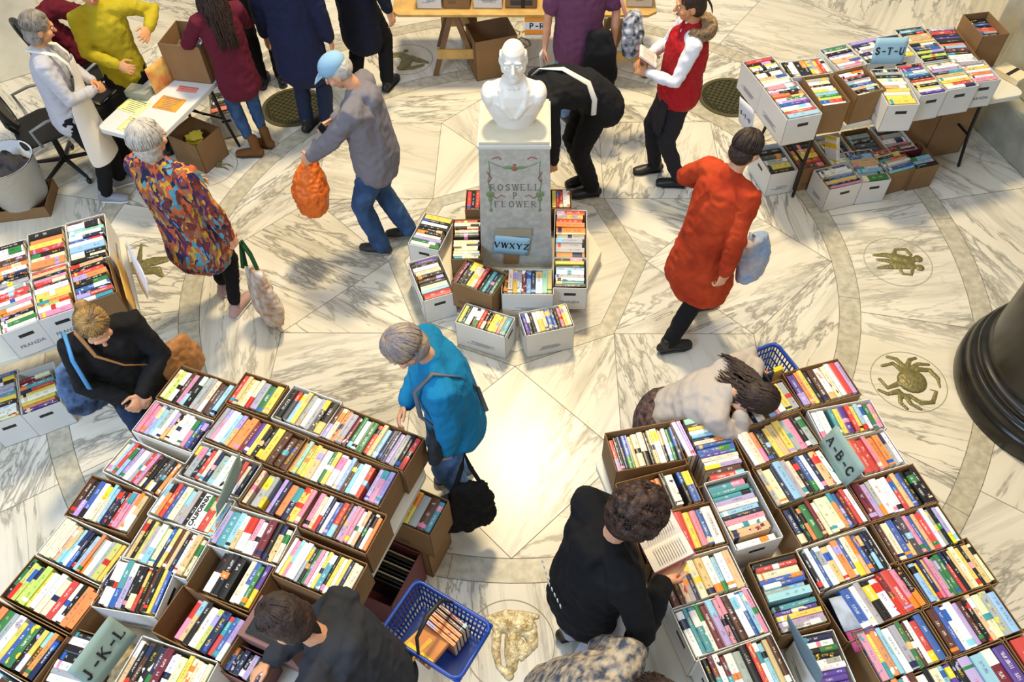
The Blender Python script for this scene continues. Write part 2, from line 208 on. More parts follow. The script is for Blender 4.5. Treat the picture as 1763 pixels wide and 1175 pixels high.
BOX=[('L1', -1.98, -1.963, -20.5, 0.368, 0.225, 1.0, 'brown', 'c l w h p k k s s c h d a', '0000000000000'),
('L2', -1.581, -1.992, -19.6, 0.258, 0.202, 1.0, 'brown', 'r t t c c S G Y', '00000111'),
('L3', -1.3, -2.09, -21.9, 0.293, 0.216, 1.0, 'white', 'K d a y s w s d K', '100000001'),
('L4', -1.019, -2.214, -23.3, 0.509, 0.207, 1.0, 'brown', 'h c o S m g w G r t a n n u s k r', '00010001000000000'),
('L5', -2.05, -2.18, -20.3, 0.37, 0.194, 1.0, 'white', 'p p u a s w u c w w w p b n', '00000000000000'),
('L6', -1.652, -2.222, -22.7, 0.391, 0.211, 1.0, 'brown', 's p W a t o O m v y k k Y', '0010001000001'),
('L6B', -1.288, -2.37, -23.8, 0.118, 0.208, 0.99, 'none', 'h h h', '111'),
('L7', -1.163, -2.427, -21.2, 0.541, 0.206, 1.0, 'brown', 'o i l y T W g y W w a h a W r _ u P u', '0000110010000100010'),
('L8', -2.133, -2.428, -24.3, 0.355, 0.2, 1.0, 'white', 'c a r a u W s r p k k k d k o', '000001000000000'),
('L9', -1.726, -2.445, -20.9, 0.36, 0.196, 1.0, 'white', 'k S k r c n S W w k r w n', '0100001100000'),
('L10', -1.366, -2.606, -21.8, 0.337, 0.202, 1.0, 'brown', 'c _ S s _ u n O N Y p', '00100001110'),
('L11', -1.032, -2.737, -21.2, 0.364, 0.205, 1.0, 'brown', 'P c w n w b R h u p p w t k w o', '1000001000000000'),
('L12', -2.247, -2.679, -16.7, 0.352, 0.218, 1.0, 'brown', 'H K B W C c a N k r P p w T', '11111001001001'),
('L13', -1.823, -2.672, -19.5, 0.368, 0.201, 1.0, 'white', 'w o r b C s s k X w R c a', '0000100010100'),
('L14', -1.474, -2.831, -16.6, 0.367, 0.202, 1.0, 'white', 'u E a t W p w M k t c', '01001111111'),
('L15', -2.315, -2.897, -22.0, 0.383, 0.207, 1.0, 'white', 'C C c t t a w n k a o s W s L y', '1100000000001010'),
('L16', -1.878, -2.911, -16.4, 0.343, 0.22, 1.0, 'white', 't k l s W C n y h t n w T c', '00001100000010'),
('L17', -1.531, -3.047, -19.0, 0.335, 0.225, 0.99, 'brown', '_ _ _ W K K _ c b g v', '00011101111'),
('L18', -1.119, -2.983, -21.5, 0.386, 0.201, 1.0, 'brown', 'w y a w W s k g p w y E k y w y n c C', '0000100000010000001'),
('L19', -2.408, -3.109, -23.1, 0.418, 0.207, 1.0, 'brown', 'g l l l L y W W C R w k O O', '00001011110011'),
('L20', -1.956, -3.146, -8.7, 0.307, 0.235, 1.0, 'white', 'k W w E U k K r k h k y b', '0101101000000'),
('L21', -1.634, -3.259, -22.6, 0.371, 0.219, 0.99, 'brown', '_ _ _ _ p t k W l N r b u', '0000111111111'),
('L22', -1.305, -3.411, -22.1, 0.197, 0.115, 0.93, 'mauve', 'B k n k u k n', '0000000'),
('L24', -2.491, -3.342, -22.7, 0.4, 0.212, 1.0, 'brown', 'h O G s W y b G k y h o n', '0001111111111'),
('L25', -2.399, -3.606, -24.8, 0.247, 0.183, 1.0, 'white', 'a a h c G d', '000000'),
('L26', -2.019, -3.26, -104.8, 0.256, 0.195, 0.97, 'brown', 'k W K K W s W k', '01111010'),
('L27', -1.733, -3.506, -16.8, 0.378, 0.214, 1.0, 'white', 't k h K n M W C y c c w c', '1111111111000'),
('R1', 0.576, -2.406, 11.8, 0.367, 0.218, 0.98, 'brown', 'r k n B t C C k t W k w g B', '00010110010001'),
('R2', 0.945, -2.098, -75.4, 0.391, 0.214, 1.0, 'brown', 'I h y w a n c b B v c w u H R', '100000001000011'),
('R2B', 0.95, -2.335, 17.9, 0.046, 0.235, 1.0, 'none', 'w u', '00'),
('R3', 0.627, -2.684, 16.6, 0.379, 0.2, 1.0, 'brown', 'w O n r n O o k W _ k B', '010001001001'),
('R4', 0.682, -2.909, 15.2, 0.412, 0.212, 1.0, 'brown', 'd k w w _ r R y p b W', '11110111111'),
('R5', 0.793, -3.134, 17.5, 0.365, 0.202, 1.0, 'white', 'H h c s n C T W a W T', '10000111011'),
('R6', 0.871, -3.36, 19.7, 0.366, 0.231, 1.0, 'white', 'W e E w M U p k H W b a p', '1111111111111'),
('R7', 0.957, -3.567, 17.9, 0.344, 0.219, 1.0, 'white', 'k m w m W S K r w a t h', '111111111111'),
('R8', 1.185, -2.918, -74.9, 0.337, 0.23, 1.0, 'brown', 'k r C b b s A _ e v y u s', '1111111011111'),
('R9', 1.353, -3.267, -77.9, 0.258, 0.152, 1.0, 'white', 'n w g k w w v v v n', '0000000000'),
('R10', 1.02, -2.5, -72.7, 0.358, 0.228, 1.0, 'white', 'E e e u w a n p w T _ w', '111111111101'),
('R11', 1.234, -2.155, 21.7, 0.386, 0.19, 1.0, 'brown', 'h y k t k w c h A p W Y S', '0000000010111'),
('R12', 1.621, -2.012, 17.3, 0.327, 0.233, 1.0, 'brown', 'V o y k H W c w R u', '1000110010'),
('R13', 1.291, -2.381, 20.9, 0.387, 0.206, 1.0, 'brown', 'w C o k k y T Y s P k S', '010000110101'),
('R14', 1.68, -2.21, 12.5, 0.345, 0.173, 1.0, 'white', 'w W _ e y V r y a w g p', '010001000000'),
('R15', 1.367, -2.608, 20.8, 0.376, 0.228, 1.0, 'brown', 's C n A s c k b w n T w', '111111111010'),
('R16', 1.846, -2.424, 17.5, 0.231, 0.208, 1.0, 'white', 'r R R p O O s w', '01101100'),
('R17', 1.452, -2.812, 19.9, 0.37, 0.201, 1.0, 'brown', 'N k o G m c C C o b m r w', '1001001100000'),
('R18', 1.824, -2.68, 17.9, 0.36, 0.209, 1.0, 'brown', 'M u s W w w r t b k K k', '100100000010'),
('R19', 1.494, -3.041, 18.9, 0.364, 0.208, 1.0, 'white', 'k w b W T w O b C t b k n k', '00011010100000'),
('R20', 1.889, -2.896, 17.5, 0.355, 0.214, 1.0, 'brown', 'h C B n D p b t R w s k u w', '01101000100000'),
('R21', 1.57, -3.267, 22.2, 0.43, 0.217, 1.0, 'brown', '_ _ _ B w s K W m R p k', '000111111111'),
('R22', 1.998, -3.101, 19.4, 0.346, 0.219, 1.0, 'brown', 'A y n t p s g G r k t C y k T c', '1000000100010010'),
('R23', 1.678, -3.454, 18.6, 0.332, 0.223, 1.0, 'brown', 'P y O a W S g h w R B', '11111111111'),
('R24', 2.023, -3.333, 18.5, 0.355, 0.222, 1.0, 'brown', 'H b w W u h k t C S A', '11111111111'),
('R25', 1.777, -3.645, 18.2, 0.31, 0.212, 1.0, 'brown', 'o e w h W k C a v k', '0000000000'),
('R26', 2.062, -3.562, 19.8, 0.277, 0.215, 1.0, 'brown', 'k U A M V', '01111'),
('R27', 2.351, -3.458, 17.7, 0.21, 0.22, 1.0, 'brown', 'R T y', '000'),
('T1A', -2.987, -0.583, -67.5, 0.405, 0.231, 1.0, 'white', 'h W i w n b w A k c k', '01000001000'),
('T1B', -2.831, -0.982, -62.0, 0.34, 0.222, 1.0, 'brown', 't k r O k k B n r w', '0001001000'),
('T2A', -3.206, -0.691, -66.8, 0.349, 0.22, 1.0, 'white', 'K o y r k c O', '1000001'),
('T2B', -3.057, -1.032, -63.2, 0.414, 0.212, 1.0, 'white', 'r t k p r n W Y y o l W P', '0000000000011'),
('T3A', -3.414, -0.829, -64.5, 0.387, 0.223, 1.0, 'white', 'k W w h h o w n k s', '0100000000'),
('T3B', -3.238, -1.202, -59.3, 0.358, 0.212, 1.0, 'white', 'w R r w s w o k c g w', '01000000000'),
('F1', -3.626, -1.357, -64.2, 0.395, 0.209, 0.27, 'white', 'b n w s u e y k w W c', '00000000010'),
('F2', -3.412, -1.307, -62.7, 0.353, 0.231, 0.27, 'white', '_ _ m m e r y W y o v', '00000001000'),
('P1', -0.726, 0.279, -106.8, 0.341, 0.233, 0.27, 'white', 'Y k w k k k w u g w', '0000000000'),
('P2', -0.805, -0.261, -68.8, 0.388, 0.221, 0.27, 'white', 'v k w c k h k c a R', '0000000001'),
('P3', -0.481, 0.097, -88.4, 0.398, 0.202, 0.37, 'brown', 'r c c k r c s k _ c c c c c c c c', '00000000000000000'),
('P4', -0.447, -0.552, -25.2, 0.31, 0.223, 0.4, 'brown', 'm k K y c r k e n g', '0000000000'),
('P5', -0.086, -0.642, -0.8, 0.348, 0.225, 0.37, 'white', 'h c y w m a n W i t', '0000000000'),
('P6A', 0.307, 0.205, -91.9, 0.488, 0.225, 0.37, 'white', 'r s r o O s s s s o', '0000100000'),
('P6B', 0.291, -0.301, -91.6, 0.28, 0.223, 0.37, 'white', 'k y k a W s w e k', '000000000'),
('P7', 0.276, 0.237, -0.1, 0.14, 0.199, 0.37, 'brown', 'y r r w w', '00000'),
('P8', -0.394, 0.226, -0.1, 0.1, 0.206, 0.37, 'brown', 'r k r', '000'),
('P9', -0.412, -0.823, -21.0, 0.362, 0.17, 0.27, 'white', 'y k W k w r k k Y l t E', '000000000000'),
('P10', 0.089, -0.942, 14.8, 0.33, 0.196, 0.27, 'white', 'v n k w Y c B b k p y c', '000000000000'),
('M1', -0.651, -2.525, -23.1, 0.238, 0.209, 0.66, 'brown', 'Y Y S H e', '11110'),
('U1A', 1.783, 1.213, -72.4, 0.334, 0.236, 1.0, 'white', 'r k y w k W t c w', '000000000'),
('U1B', 1.886, 0.881, -74.0, 0.396, 0.256, 1.0, 'white', 'P w k o r g u v w w r A', '000000000000'),
('U2', 2.107, 1.012, 11.3, 0.33, 0.19, 1.0, 'white', 'k w w K K y s o r w', '0000000000'),
('U3', 2.202, 0.973, -78.3, 0.345, 0.195, 1.0, 'brown', 's W k w y a g l R w', '0000000000'),
('U4', 2.458, 1.038, -70.6, 0.296, 0.224, 1.0, 'brown', 'W w r k s w b a t k h w', '000000000000'),
('U5', 2.747, 1.096, -87.1, 0.43, 0.214, 1.0, 'white', 'k s k C w t y w Y Y', '0000000000'),
('U6', 2.954, 1.139, -76.3, 0.366, 0.195, 1.0, 'white', 'r V w a b k r c k y w v', '000000000000'),
('U7', 3.173, 1.16, -76.5, 0.322, 0.248, 1.0, 'white', 'c w u n t w y r w', '000000000'),
('U8', 3.431, 1.173, -79.0, 0.238, 0.206, 1.0, 'white', 's w y w o w P', '0000000'),
('U9', 2.413, 1.372, -71.1, 0.274, 0.224, 1.0, 'white', 'G w k u w T t w p', '000000000'),
('U10', 2.652, 1.458, -71.5, 0.277, 0.231, 1.0, 'white', 'u n w s n w k', '0000000'),
('U11', 2.872, 1.529, -76.3, 0.274, 0.211, 1.0, 'white', 'k g r o w k', '000000'),
('U12', 3.077, 1.643, -77.1, 0.448, 0.223, 1.0, 'white', 'k e k t T t w b K l k l k', '0000000000000'),
('U13', 3.335, 1.648, -83.1, 0.463, 0.213, 1.0, 'brown', 'u R n v k k o A M k W W', '000000000000'),
('U14', 3.669, 1.763, -79.6, 0.281, 0.172, 1.0, 'brown', 'k k b k r r s k W', '000000000'),
('G1', 2.458, 0.802, -72.8, 0.236, 0.294, 0.25, 'white', 'v W W _ b y t k p', '000000000'),
('G2', 2.745, 1.021, -79.4, 0.368, 0.227, 0.25, 'white', 'k B t t w a s G', '00000000'),
('G3A', 2.957, 1.02, -70.0, 0.272, 0.261, 0.25, 'brown', 'r h t k r t w t b i', '0000000000'),
('G3B', 3.202, 1.109, -73.8, 0.293, 0.204, 0.25, 'brown', '_ m _ _ a a k', '0000000')]

# ---------------------------------------------------------------- floor
def marble_mat():
    m=bpy.data.materials.new('veined_marble'); m.use_nodes=True; nt=m.node_tree; N=nt.nodes; Lk=nt.links; b=N['Principled BSDF']
    uv=N.new('ShaderNodeUVMap'); uv.uv_map='vein'
    def mp(sc,loc=(0,0,0)):
        q=N.new('ShaderNodeMapping'); q.inputs['Scale'].default_value=sc; q.inputs['Location'].default_value=loc; Lk.new(uv.outputs[0],q.inputs[0]); return q
    def nz(src,sc,det=5,rough=.6,dist=0):
        n=N.new('ShaderNodeTexNoise'); n.inputs['Scale'].default_value=sc; n.inputs['Detail'].default_value=det; n.inputs['Roughness'].default_value=rough; n.inputs['Distortion'].default_value=dist
        Lk.new(src.outputs[0],n.inputs['Vector']); return n
    def mr(src,a,b_,c=0,d=1):
        q=N.new('ShaderNodeMapRange'); q.inputs[1].default_value=a; q.inputs[2].default_value=b_; q.inputs[3].default_value=c; q.inputs[4].default_value=d; Lk.new(src,q.inputs[0]); return q
    def math_(op,a,b_=None,v=None):
        q=N.new('ShaderNodeMath'); q.operation=op; Lk.new(a,q.inputs[0])
        if b_ is not None: Lk.new(b_,q.inputs[1])
        if v is not None: q.inputs[1].default_value=v
        return q
    # thin dark veins
    n1=nz(mp((.42,1.7,1)),1.25,6,.62,.35); d=math_('ABSOLUTE',math_('SUBTRACT',n1.outputs[0],v=.5).outputs[0]); v1=mr(d.outputs[0],.0,.026,1,0)
    n1b=nz(mp((.5,2.4,1),(7,3,0)),1.6,5,.6,.5); d2=math_('ABSOLUTE',math_('SUBTRACT',n1b.outputs[0],v=.47).outputs[0]); v2=mr(d2.outputs[0],0,.02,1,0)
    gate=nz(mp((.5,.9,1),(2,9,0)),1.1,2,.5); g=mr(gate.outputs[0],.38,.56)
    vv=math_('MULTIPLY',math_('MAXIMUM',v1.outputs[0],v2.outputs[0]).outputs[0],g.outputs[0])
    # soft streaks
    n2=nz(mp((.28,3.6,1),(4,1,0)),1.7,6,.65,.5); s=mr(n2.outputs[0],.5,.72)
    n3=nz(mp((.25,1.1,1),(1,5,0)),1.3,4,.6,.8); w_=mr(n3.outputs[0],.42,.7)
    att=N.new('ShaderNodeAttribute'); att.attribute_name='tint'
    mix=N.new('ShaderNodeMix'); mix.data_type='RGBA'; Lk.new(s.outputs[0],mix.inputs[0]); Lk.new(att.outputs['Color'],mix.inputs[6]); mix.inputs[7].default_value=lin('#8f8c7c')
    sc_=math_('MULTIPLY',s.outputs[0],v=.62); Lk.new(sc_.outputs[0],mix.inputs[0])
    mx2=N.new('ShaderNodeMix'); mx2.data_type='RGBA'; Lk.new(math_('MULTIPLY',w_.outputs[0],v=.4).outputs[0],mx2.inputs[0]); Lk.new(mix.outputs[2],mx2.inputs[6]); mx2.inputs[7].default_value=lin('#b1a98e')
    mx3=N.new('ShaderNodeMix'); mx3.data_type='RGBA'; Lk.new(math_('MULTIPLY',vv.outputs[0],v=.66).outputs[0],mx3.inputs[0]); Lk.new(mx2.outputs[2],mx3.inputs[6]); mx3.inputs[7].default_value=lin('#55544b')
    Lk.new(mx3.outputs[2],b.inputs['Base Color']); b.inputs['Roughness'].default_value=.26; b.inputs['Specular IOR Level'].default_value=.3
    return m
marble=marble_mat()
joint=mat('joint','#7d796b',.7)
bandstone=mat('speckled band marble','#c3bda9',.35,var=.3,vscale=18)
def floor():
    me=bpy.data.meshes.new('floor'); bm=bmesh.new()
    rt,rv,rb=2.484,2.484*.7654,1.03
    uvl=bm.loops.layers.uv.new('vein'); tl=bm.loops.layers.float_color.new('tint')
    pp=lambda r,a:(r*math.cos(a),r*math.sin(a))
    def panel(pts,ang,seed):
        f=bm.faces.new([bm.verts.new((x,y,0)) for x,y in pts]); rr=random.Random(seed)
        off=Vector((rr.random()*40,rr.random()*40)); g=1-.07*rr.random(); w_=rr.random()*.04; ca,sa=math.cos(-ang),math.sin(-ang)
        for l in f.loops:
            v=l.vert.co; l[uvl].uv=(v.x*ca-v.y*sa+off.x,v.x*sa+v.y*ca+off.y); l[tl]=(.76*g,(.735-w_*.3)*g,(.655-w_)*g,1)
    e=R(22.5)
    panel([pp(rb,k*PI/4) for k in range(8)],.4,1)
    for k in range(8):
        a=k*PI/4; s_=1 if k%2 else -1
        panel([pp(rt,a),pp(rv,a+e),pp(rb,a),pp(rv,a-e)],a+(R(28) if k<4 else -R(28)),10+k)
        panel([pp(rv,a+e),pp(rb,a+PI/4),pp(rb,a)],a+e+s_*R(50),20+k)
        panel([pp(rt,a+PI/4*i/12) for i in range(13)]+[pp(rv,a+e)],a+e+R(75),30+k)
    for k in range(16):
        a0=k*e-e/2
        for n_,(r0,r1,turn) in enumerate(((rt,3.6,R(8)),(3.6,4.9,R(70)),(4.9,6.3,R(20)),(6.3,13,R(85)))):
            rr=random.Random(k*7+n_); t=turn*rr.choice((-1,1))
            panel([pp(r1,a0+e*i/6) for i in range(7)]+[pp(r0,a0+e*i/6) for i in range(6,-1,-1)],k*e+t,100+k*5+n_)
    bm.to_mesh(me); bm.free(); me.materials.append(marble)
    o=bpy.data.objects.new('floor',me); C.objects.link(o); o['kind']='structure'
    # flush joints and bands
    J=MB()
    def strip(a,b,wd=.0045,z=.0012):
        a=Vector(a);b=Vector(b);d=(b-a).normalized();n=Vector((-d.y,d.x))*wd/2
        J.prism([tuple(a-n),tuple(b-n),tuple(b+n),tuple(a+n)],.0001,z)
    pol=lambda r,a:(r*math.cos(a),r*math.sin(a))
    for k in range(8):
        a=k*PI/4
        for s in (-1,1): strip(pol(rt,a),pol(rv,a+s*PI/8)); 
        v=pol(rv,a+PI/8)
        for b in (a,a+PI/4): strip(v,pol(1.03,b+ (PI/4 if b>a else -PI/4))) if 0 else None
        # inner chords from each outer valley to the plinth band
        strip(pol(rv,a+PI/8),pol(1.03,a+PI/4)); strip(pol(rv,a+PI/8),pol(1.03,a))
        pass
        strip(pol(1.03,a),pol(1.03,a+PI/4)); strip(pol(.9,a),pol(.9,a+PI/4))
    for k in range(16):
        a=R(11.25)+k*R(22.5); strip(pol(2.64,a),pol(3.45,a)); strip(pol(3.6,a),pol(8.5,a)); strip(pol(2.484,a+.05),pol(2.64,a+.05)); strip(pol(3.45,a-.06),pol(3.6,a-.06))
    for r_ in (4.9,6.3):
        for k in range(16): strip(pol(r_,k*R(22.5)+R(11.25)),pol(r_,(k+1)*R(22.5)+R(11.25)))
    for r_ in (2.484,2.64,3.45,3.6):
        for i in range(120): strip(pol(r_,2*PI*i/120),pol(r_,2*PI*(i+1)/120+.002),.005)
    jo=J.build('trim_1',joint); jo['kind']='structure'
    B=MB()
    def ringb(r0,r1,n,z):
        for i in range(n):
            a=2*PI*i/n;b=2*PI*(i+1)/n; B.prism([pol(r0,a),pol(r1,a),pol(r1,b),pol(r0,b)],.0001,z)
    ringb(2.484,2.64,96,.0006); ringb(3.45,3.6,96,.0006); ringb(.9,1.03,8,.0006)
    bo=B.build('trim_2',bandstone); bo['kind']='structure'
floor()
stone=mat('rusticated_stone','#e2dac2',.8,bump=.5,bscale=9,var=.25,vscale=3)
stone2=mat('grey_stone','#a9a795',.7,bump=.3,bscale=14,var=.3,vscale=5)
# wall pilasters at the edge of the rotunda
def block(name,c,d,rz,m,bev=.01):
    b=MB(); b.box((0,0,0),d); o=b.build(name,m,bevel=bev); o.location=c; o.rotation_euler=(0,0,rz); o['kind']='structure'; return o
block('wall_left',(-5.75,3.05,2.5),(1.6,1.7,5),R(32),stone)
block('wall_right',(5.75,2.9,2.5),(2.4,1.6,5),R(-17),stone)
block('trim_3',(4.96,1.62,.2),(1.6,.95,.4),R(17),stone2,.015)
block('trim_4',(5.03,1.70,.8),(1.5,.85,.8),R(17),stone2,.02)
# black marble column
blackm=mat('black_marble','#23221f',.24,var=.5,vscale=6,col2='#14130f')
b=MB(); pr=[(.70,0),(.705,.02),(.705,.12),(.69,.14),(.68,.15),(.672,.165),(.68,.19),(.675,.22),(.655,.24),(.64,.245),(.638,.26),(.648,.275),(.645,.30),(.63,.315),(.615,.32),(.60,.34),(.595,.38),(.59,2.4),(.57,5.2)]
b.lathe(pr,72); o=b.build('black_column',blackm,smooth=True); o.location=(3.78,-1.25,0)
tag(o,'polished black marble column rising from a wide moulded round base at the right','column')
# ---------------------------------------------------------------- pedestal and bust
greym=mat('grey_marble','#b9b8b0',.5,var=.22,vscale=26,bump=.15,bscale=60)
creamst=mat('cream_marble','#d9d2bb',.4,var=.1,vscale=6)
b=MB(); b.prism([(.665*math.cos(k*PI/4),.665*math.sin(k*PI/4)) for k in range(8)],0,.12); o=b.build('octagonal_step',creamst,bevel=.006)
tag(o,'low octagonal marble step under the bust pedestal','step')
ped=empty('pedestal',(0,.09,.12),0,'tall grey marble pedestal carved ROSWELL P FLOWER under the white bust','pedestal')
b=MB(); b.T=Matrix.Identity(4)
def fr(b,z0,z1,x0,x1,y0,y1):
    b.add([(-x0,-y0,z0),(x0,-y0,z0),(x0,y0,z0),(-x0,y0,z0),(-x1,-y1,z1),(x1,-y1,z1),(x1,y1,z1),(-x1,y1,z1)],[(0,3,2,1),(4,5,6,7),(0,1,5,4),(1,2,6,5),(2,3,7,6),(3,0,4,7)])
fr(b,0,1.12,.272,.238,.262,.235); b.build('shaft',greym,ped,bevel=.004)
b=MB(); fr(b,1.12,1.135,.238,.246,.235,.243); fr(b,1.135,1.16,.246,.246,.243,.243); b.build('cap_moulding',mat('cap_marble','#cfd0cc',.5),ped,bevel=.003)
b=MB(); fr(b,1.16,1.185,.236,.236,.233,.233); b.build('cap_top',creamst,ped,bevel=.004)
carve=mat('carved_grey','#6f716e',.7); vine=mat('vine_green','#6f8d63',.7); red=mat('vine_red','#9b5a4d',.7)
def py(z): return -(.262-(.262-.235)*z/1.12)-.0012
tilt=PI/2-math.atan((.262-.235)/1.12)
for body,z,h in (('ROSWELL',.80,.052),('P',.725,.052),('FLOWER',.645,.052)):
    serif(body,h,carve,ped,'inscription',(0,py(z),z),(tilt,0,0),wd=.7 if body!='P' else .6,track=.26,thick=.12,thin=.06)
b=MB(); rd=MB()
def pz(x,z): return (x,py(z)-.001,z)
sw=[pz(-.165+.33*i/12,1.02-.06*math.sin(PI*i/12)) for i in range(13)]
b.chain(sw,[.0024]*13,6)
for s in (-1,1):
    x=s*.175
    b.chain([pz(x,1.03),pz(x-.006*s,.93),pz(x+.012*s,.86),pz(x,.78),pz(x,.60)],[.002,.003,.0026,.004,.003],6)
    b.ell(pz(x,.735),(.03,.004,.028)); b.ell(pz(x,.69),(.016,.004,.022)); b.ell(pz(x,.59),(.012,.004,.016)); b.ell(pz(s*.045,.975),(.035,.004,.013))
    rd.chain([pz(x,.735),pz(s*.13,.70),pz(s*.1,.73),pz(s*.07,.715)],[.005,.004,.004,.003],6)
    rd.chain([pz(x+.01*s,.93),pz(x-.012*s,.885),pz(x+.005*s,.85)],[.005]*3,6); rd.chain([pz(s*.15,1.05),pz(s*.11,1.065),pz(s*.09,1.045)],[.004]*3,6)
    rd.ell(pz(x,.735),(.012,.006,.011))
rd.ell(pz(0,.962),(.02,.006,.017)); rd.ell(pz(0,.995),(.012,.006,.012))
b.build('carved_garland',vine,ped,smooth=True); rd.build('carved_ribbon',red,ped,smooth=True)
# bust
white=mat('white_marble','#ece9e0',.45,var=.05,vscale=5)
bust=empty('portrait_bust',(0,.06,1.305),0,'white marble bust of a bald bearded man in a coat on the pedestal','bust')
b=MB()
b.chain([(0,.02,.0),(0,.02,.06),(0,.015,.14),(0,.01,.22),(0,.0,.28),(0,0,.33)],[(.13,.09),(.16,.105),(.195,.122),(.212,.125),(.185,.105),(.085,.07)],28,side=(1,0,0))
for s in (-1,1):
    b.ell((s*.16,.0,.235),(.058,.095,.075)); b.chain([(s*.015,-.1,.12),(s*.065,-.105,.2),(s*.085,-.06,.3),(s*.06,.0,.35)],[.018,.024,.022,.02])
    b.chain([(s*.065,-.11,.2),(s*.12,-.085,.22)],[.014,.008])
b.chain([(0,0,.28),(0,-.005,.38)],[.072,.065],16)
b.chain([(0,-.02,.335),(0,-.045,.345)],[(.05,.03),(.04,.02)],12,side=(1,0,0))
b.remesh('torso',white,bust,.007,3)
b=MB(); hz=.485
b.ell((0,.012,hz+.03),(.078,.098,.095)); b.ell((0,-.02,hz-.03),(.066,.078,.085)); b.ell((0,-.045,hz-.095),(.05,.045,.045))
b.chain([(0,-.098,hz+.01),(0,-.118,hz-.028)],[.009,.015]); b.ell((0,-.1,hz-.055),(.032,.014,.012)); b.ell((0,-.075,hz-.1),(.03,.025,.03))
for s in (-1,1):
    b.ell((s*.032,-.088,hz+.03),(.026,.012,.01)); b.ell((s*.08,.01,hz-.01),(.014,.022,.034)); b.ell((s*.062,-.005,hz-.045),(.02,.035,.045)); b.ell((s*.04,-.07,hz-.02),(.024,.02,.02)); b.ell((s*.078,.02,hz+.02),(.012,.04,.035))
b.remesh('head',white,bust,.0045,2)
b=MB()
for s in (-1,1): b.ell((s*.031,-.094,hz+.008),(.014,.007,.009)); 
b.build('eyes',white,bust,smooth=True)
b=MB()
for s in (-1,1): b.ell((s*.02,-.07,.322),(.022,.012,.014))
b.ell((0,-.075,.32),(.009,.012,.012)); b.build('bow_tie',white,bust,smooth=True)
# ---------------------------------------------------------------- bronze inlays
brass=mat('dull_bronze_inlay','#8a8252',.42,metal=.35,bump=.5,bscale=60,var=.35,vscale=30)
brass2=mat('lit_bronze_inlay','#ddd3b4',.4,metal=.15,bump=.6,bscale=50,var=.4,vscale=24,col2='#97844f')  # lighter copy of the inlay bronze, with bright lighting put into its colour
mring=mat('medallion_joint','#9b947c',.6); mdisc=mat('medallion_marble','#cfc9b6',.3,var=.12,vscale=8)
def medal(cx,cy,r=.255):
    b=MB(); n=56
    for i in range(n):
        a=2*PI*i/n;e=2*PI*(i+1)/n+.001
        b.prism([(cx+q*math.cos(t),cy+q*math.sin(t)) for q,t in ((r,a),(r+.006,a),(r+.006,e),(r,e))],.0002,.0016)
    o=b.build('trim_5',mring); o['kind']='structure'
for k in range(16):
    if k in (2,6,10,14): continue
    a=k*R(22.5); medal(3.0*math.cos(a),3.0*math.sin(a))
for lb,strokes in ZOD:
    b=MB()
    for st in strokes:
        pts=[(q[0],q[1],.003) for q in st]; rad=[q[2] for q in st]
        if len(pts)==1: b.ell(pts[0],(rad[0],rad[0],rad[0]),n=18)
        else: b.chain(pts,rad,10)
    v=[(x,y,z*.28+.001) for x,y,z in b.v]; b.v=v
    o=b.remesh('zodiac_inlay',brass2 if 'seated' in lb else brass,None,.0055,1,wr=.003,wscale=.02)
    tag(o,lb,'floor inlay')
grm=mat('grate_bronze','#565434',.5,metal=.4); gdark=mat('grate_pit','#1c1b12',.9)
for (x,y),lb in (((1.99,2.12),'round bronze floor grate beside the table with the S-T-U sign'),((-2.16,2.0),'round bronze floor grate by the feet of the person in navy')):
    g=empty('floor_grate',(x,y,.001),R(20),lb,'grate')
    b=MB(); b.lathe([(.27,0),(.30,0),(.30,.008),(.265,.008),(.265,0)],48); b.build('rim',grm,g)
    b=MB()
    for i in range(-8,9):
        q=i*.031; h=math.sqrt(max(0,.262**2-q*q)); b.box((q,0,.004),(.006,2*h,.006)); b.box((0,q,.004),(2*h,.006,.006)); 
        for j in range(-8,9):
            if (q*q+(j*.031)**2)<.05 and (i+j)%2==0: b.box((q+.0155,j*.031+.0155,.004),(.018,.018,.006),R(45))
    b.build('lattice',grm,g)
    b=MB(); b.lathe([(.265,0),(.265,.001)],40); b.build('pit',gdark,g)

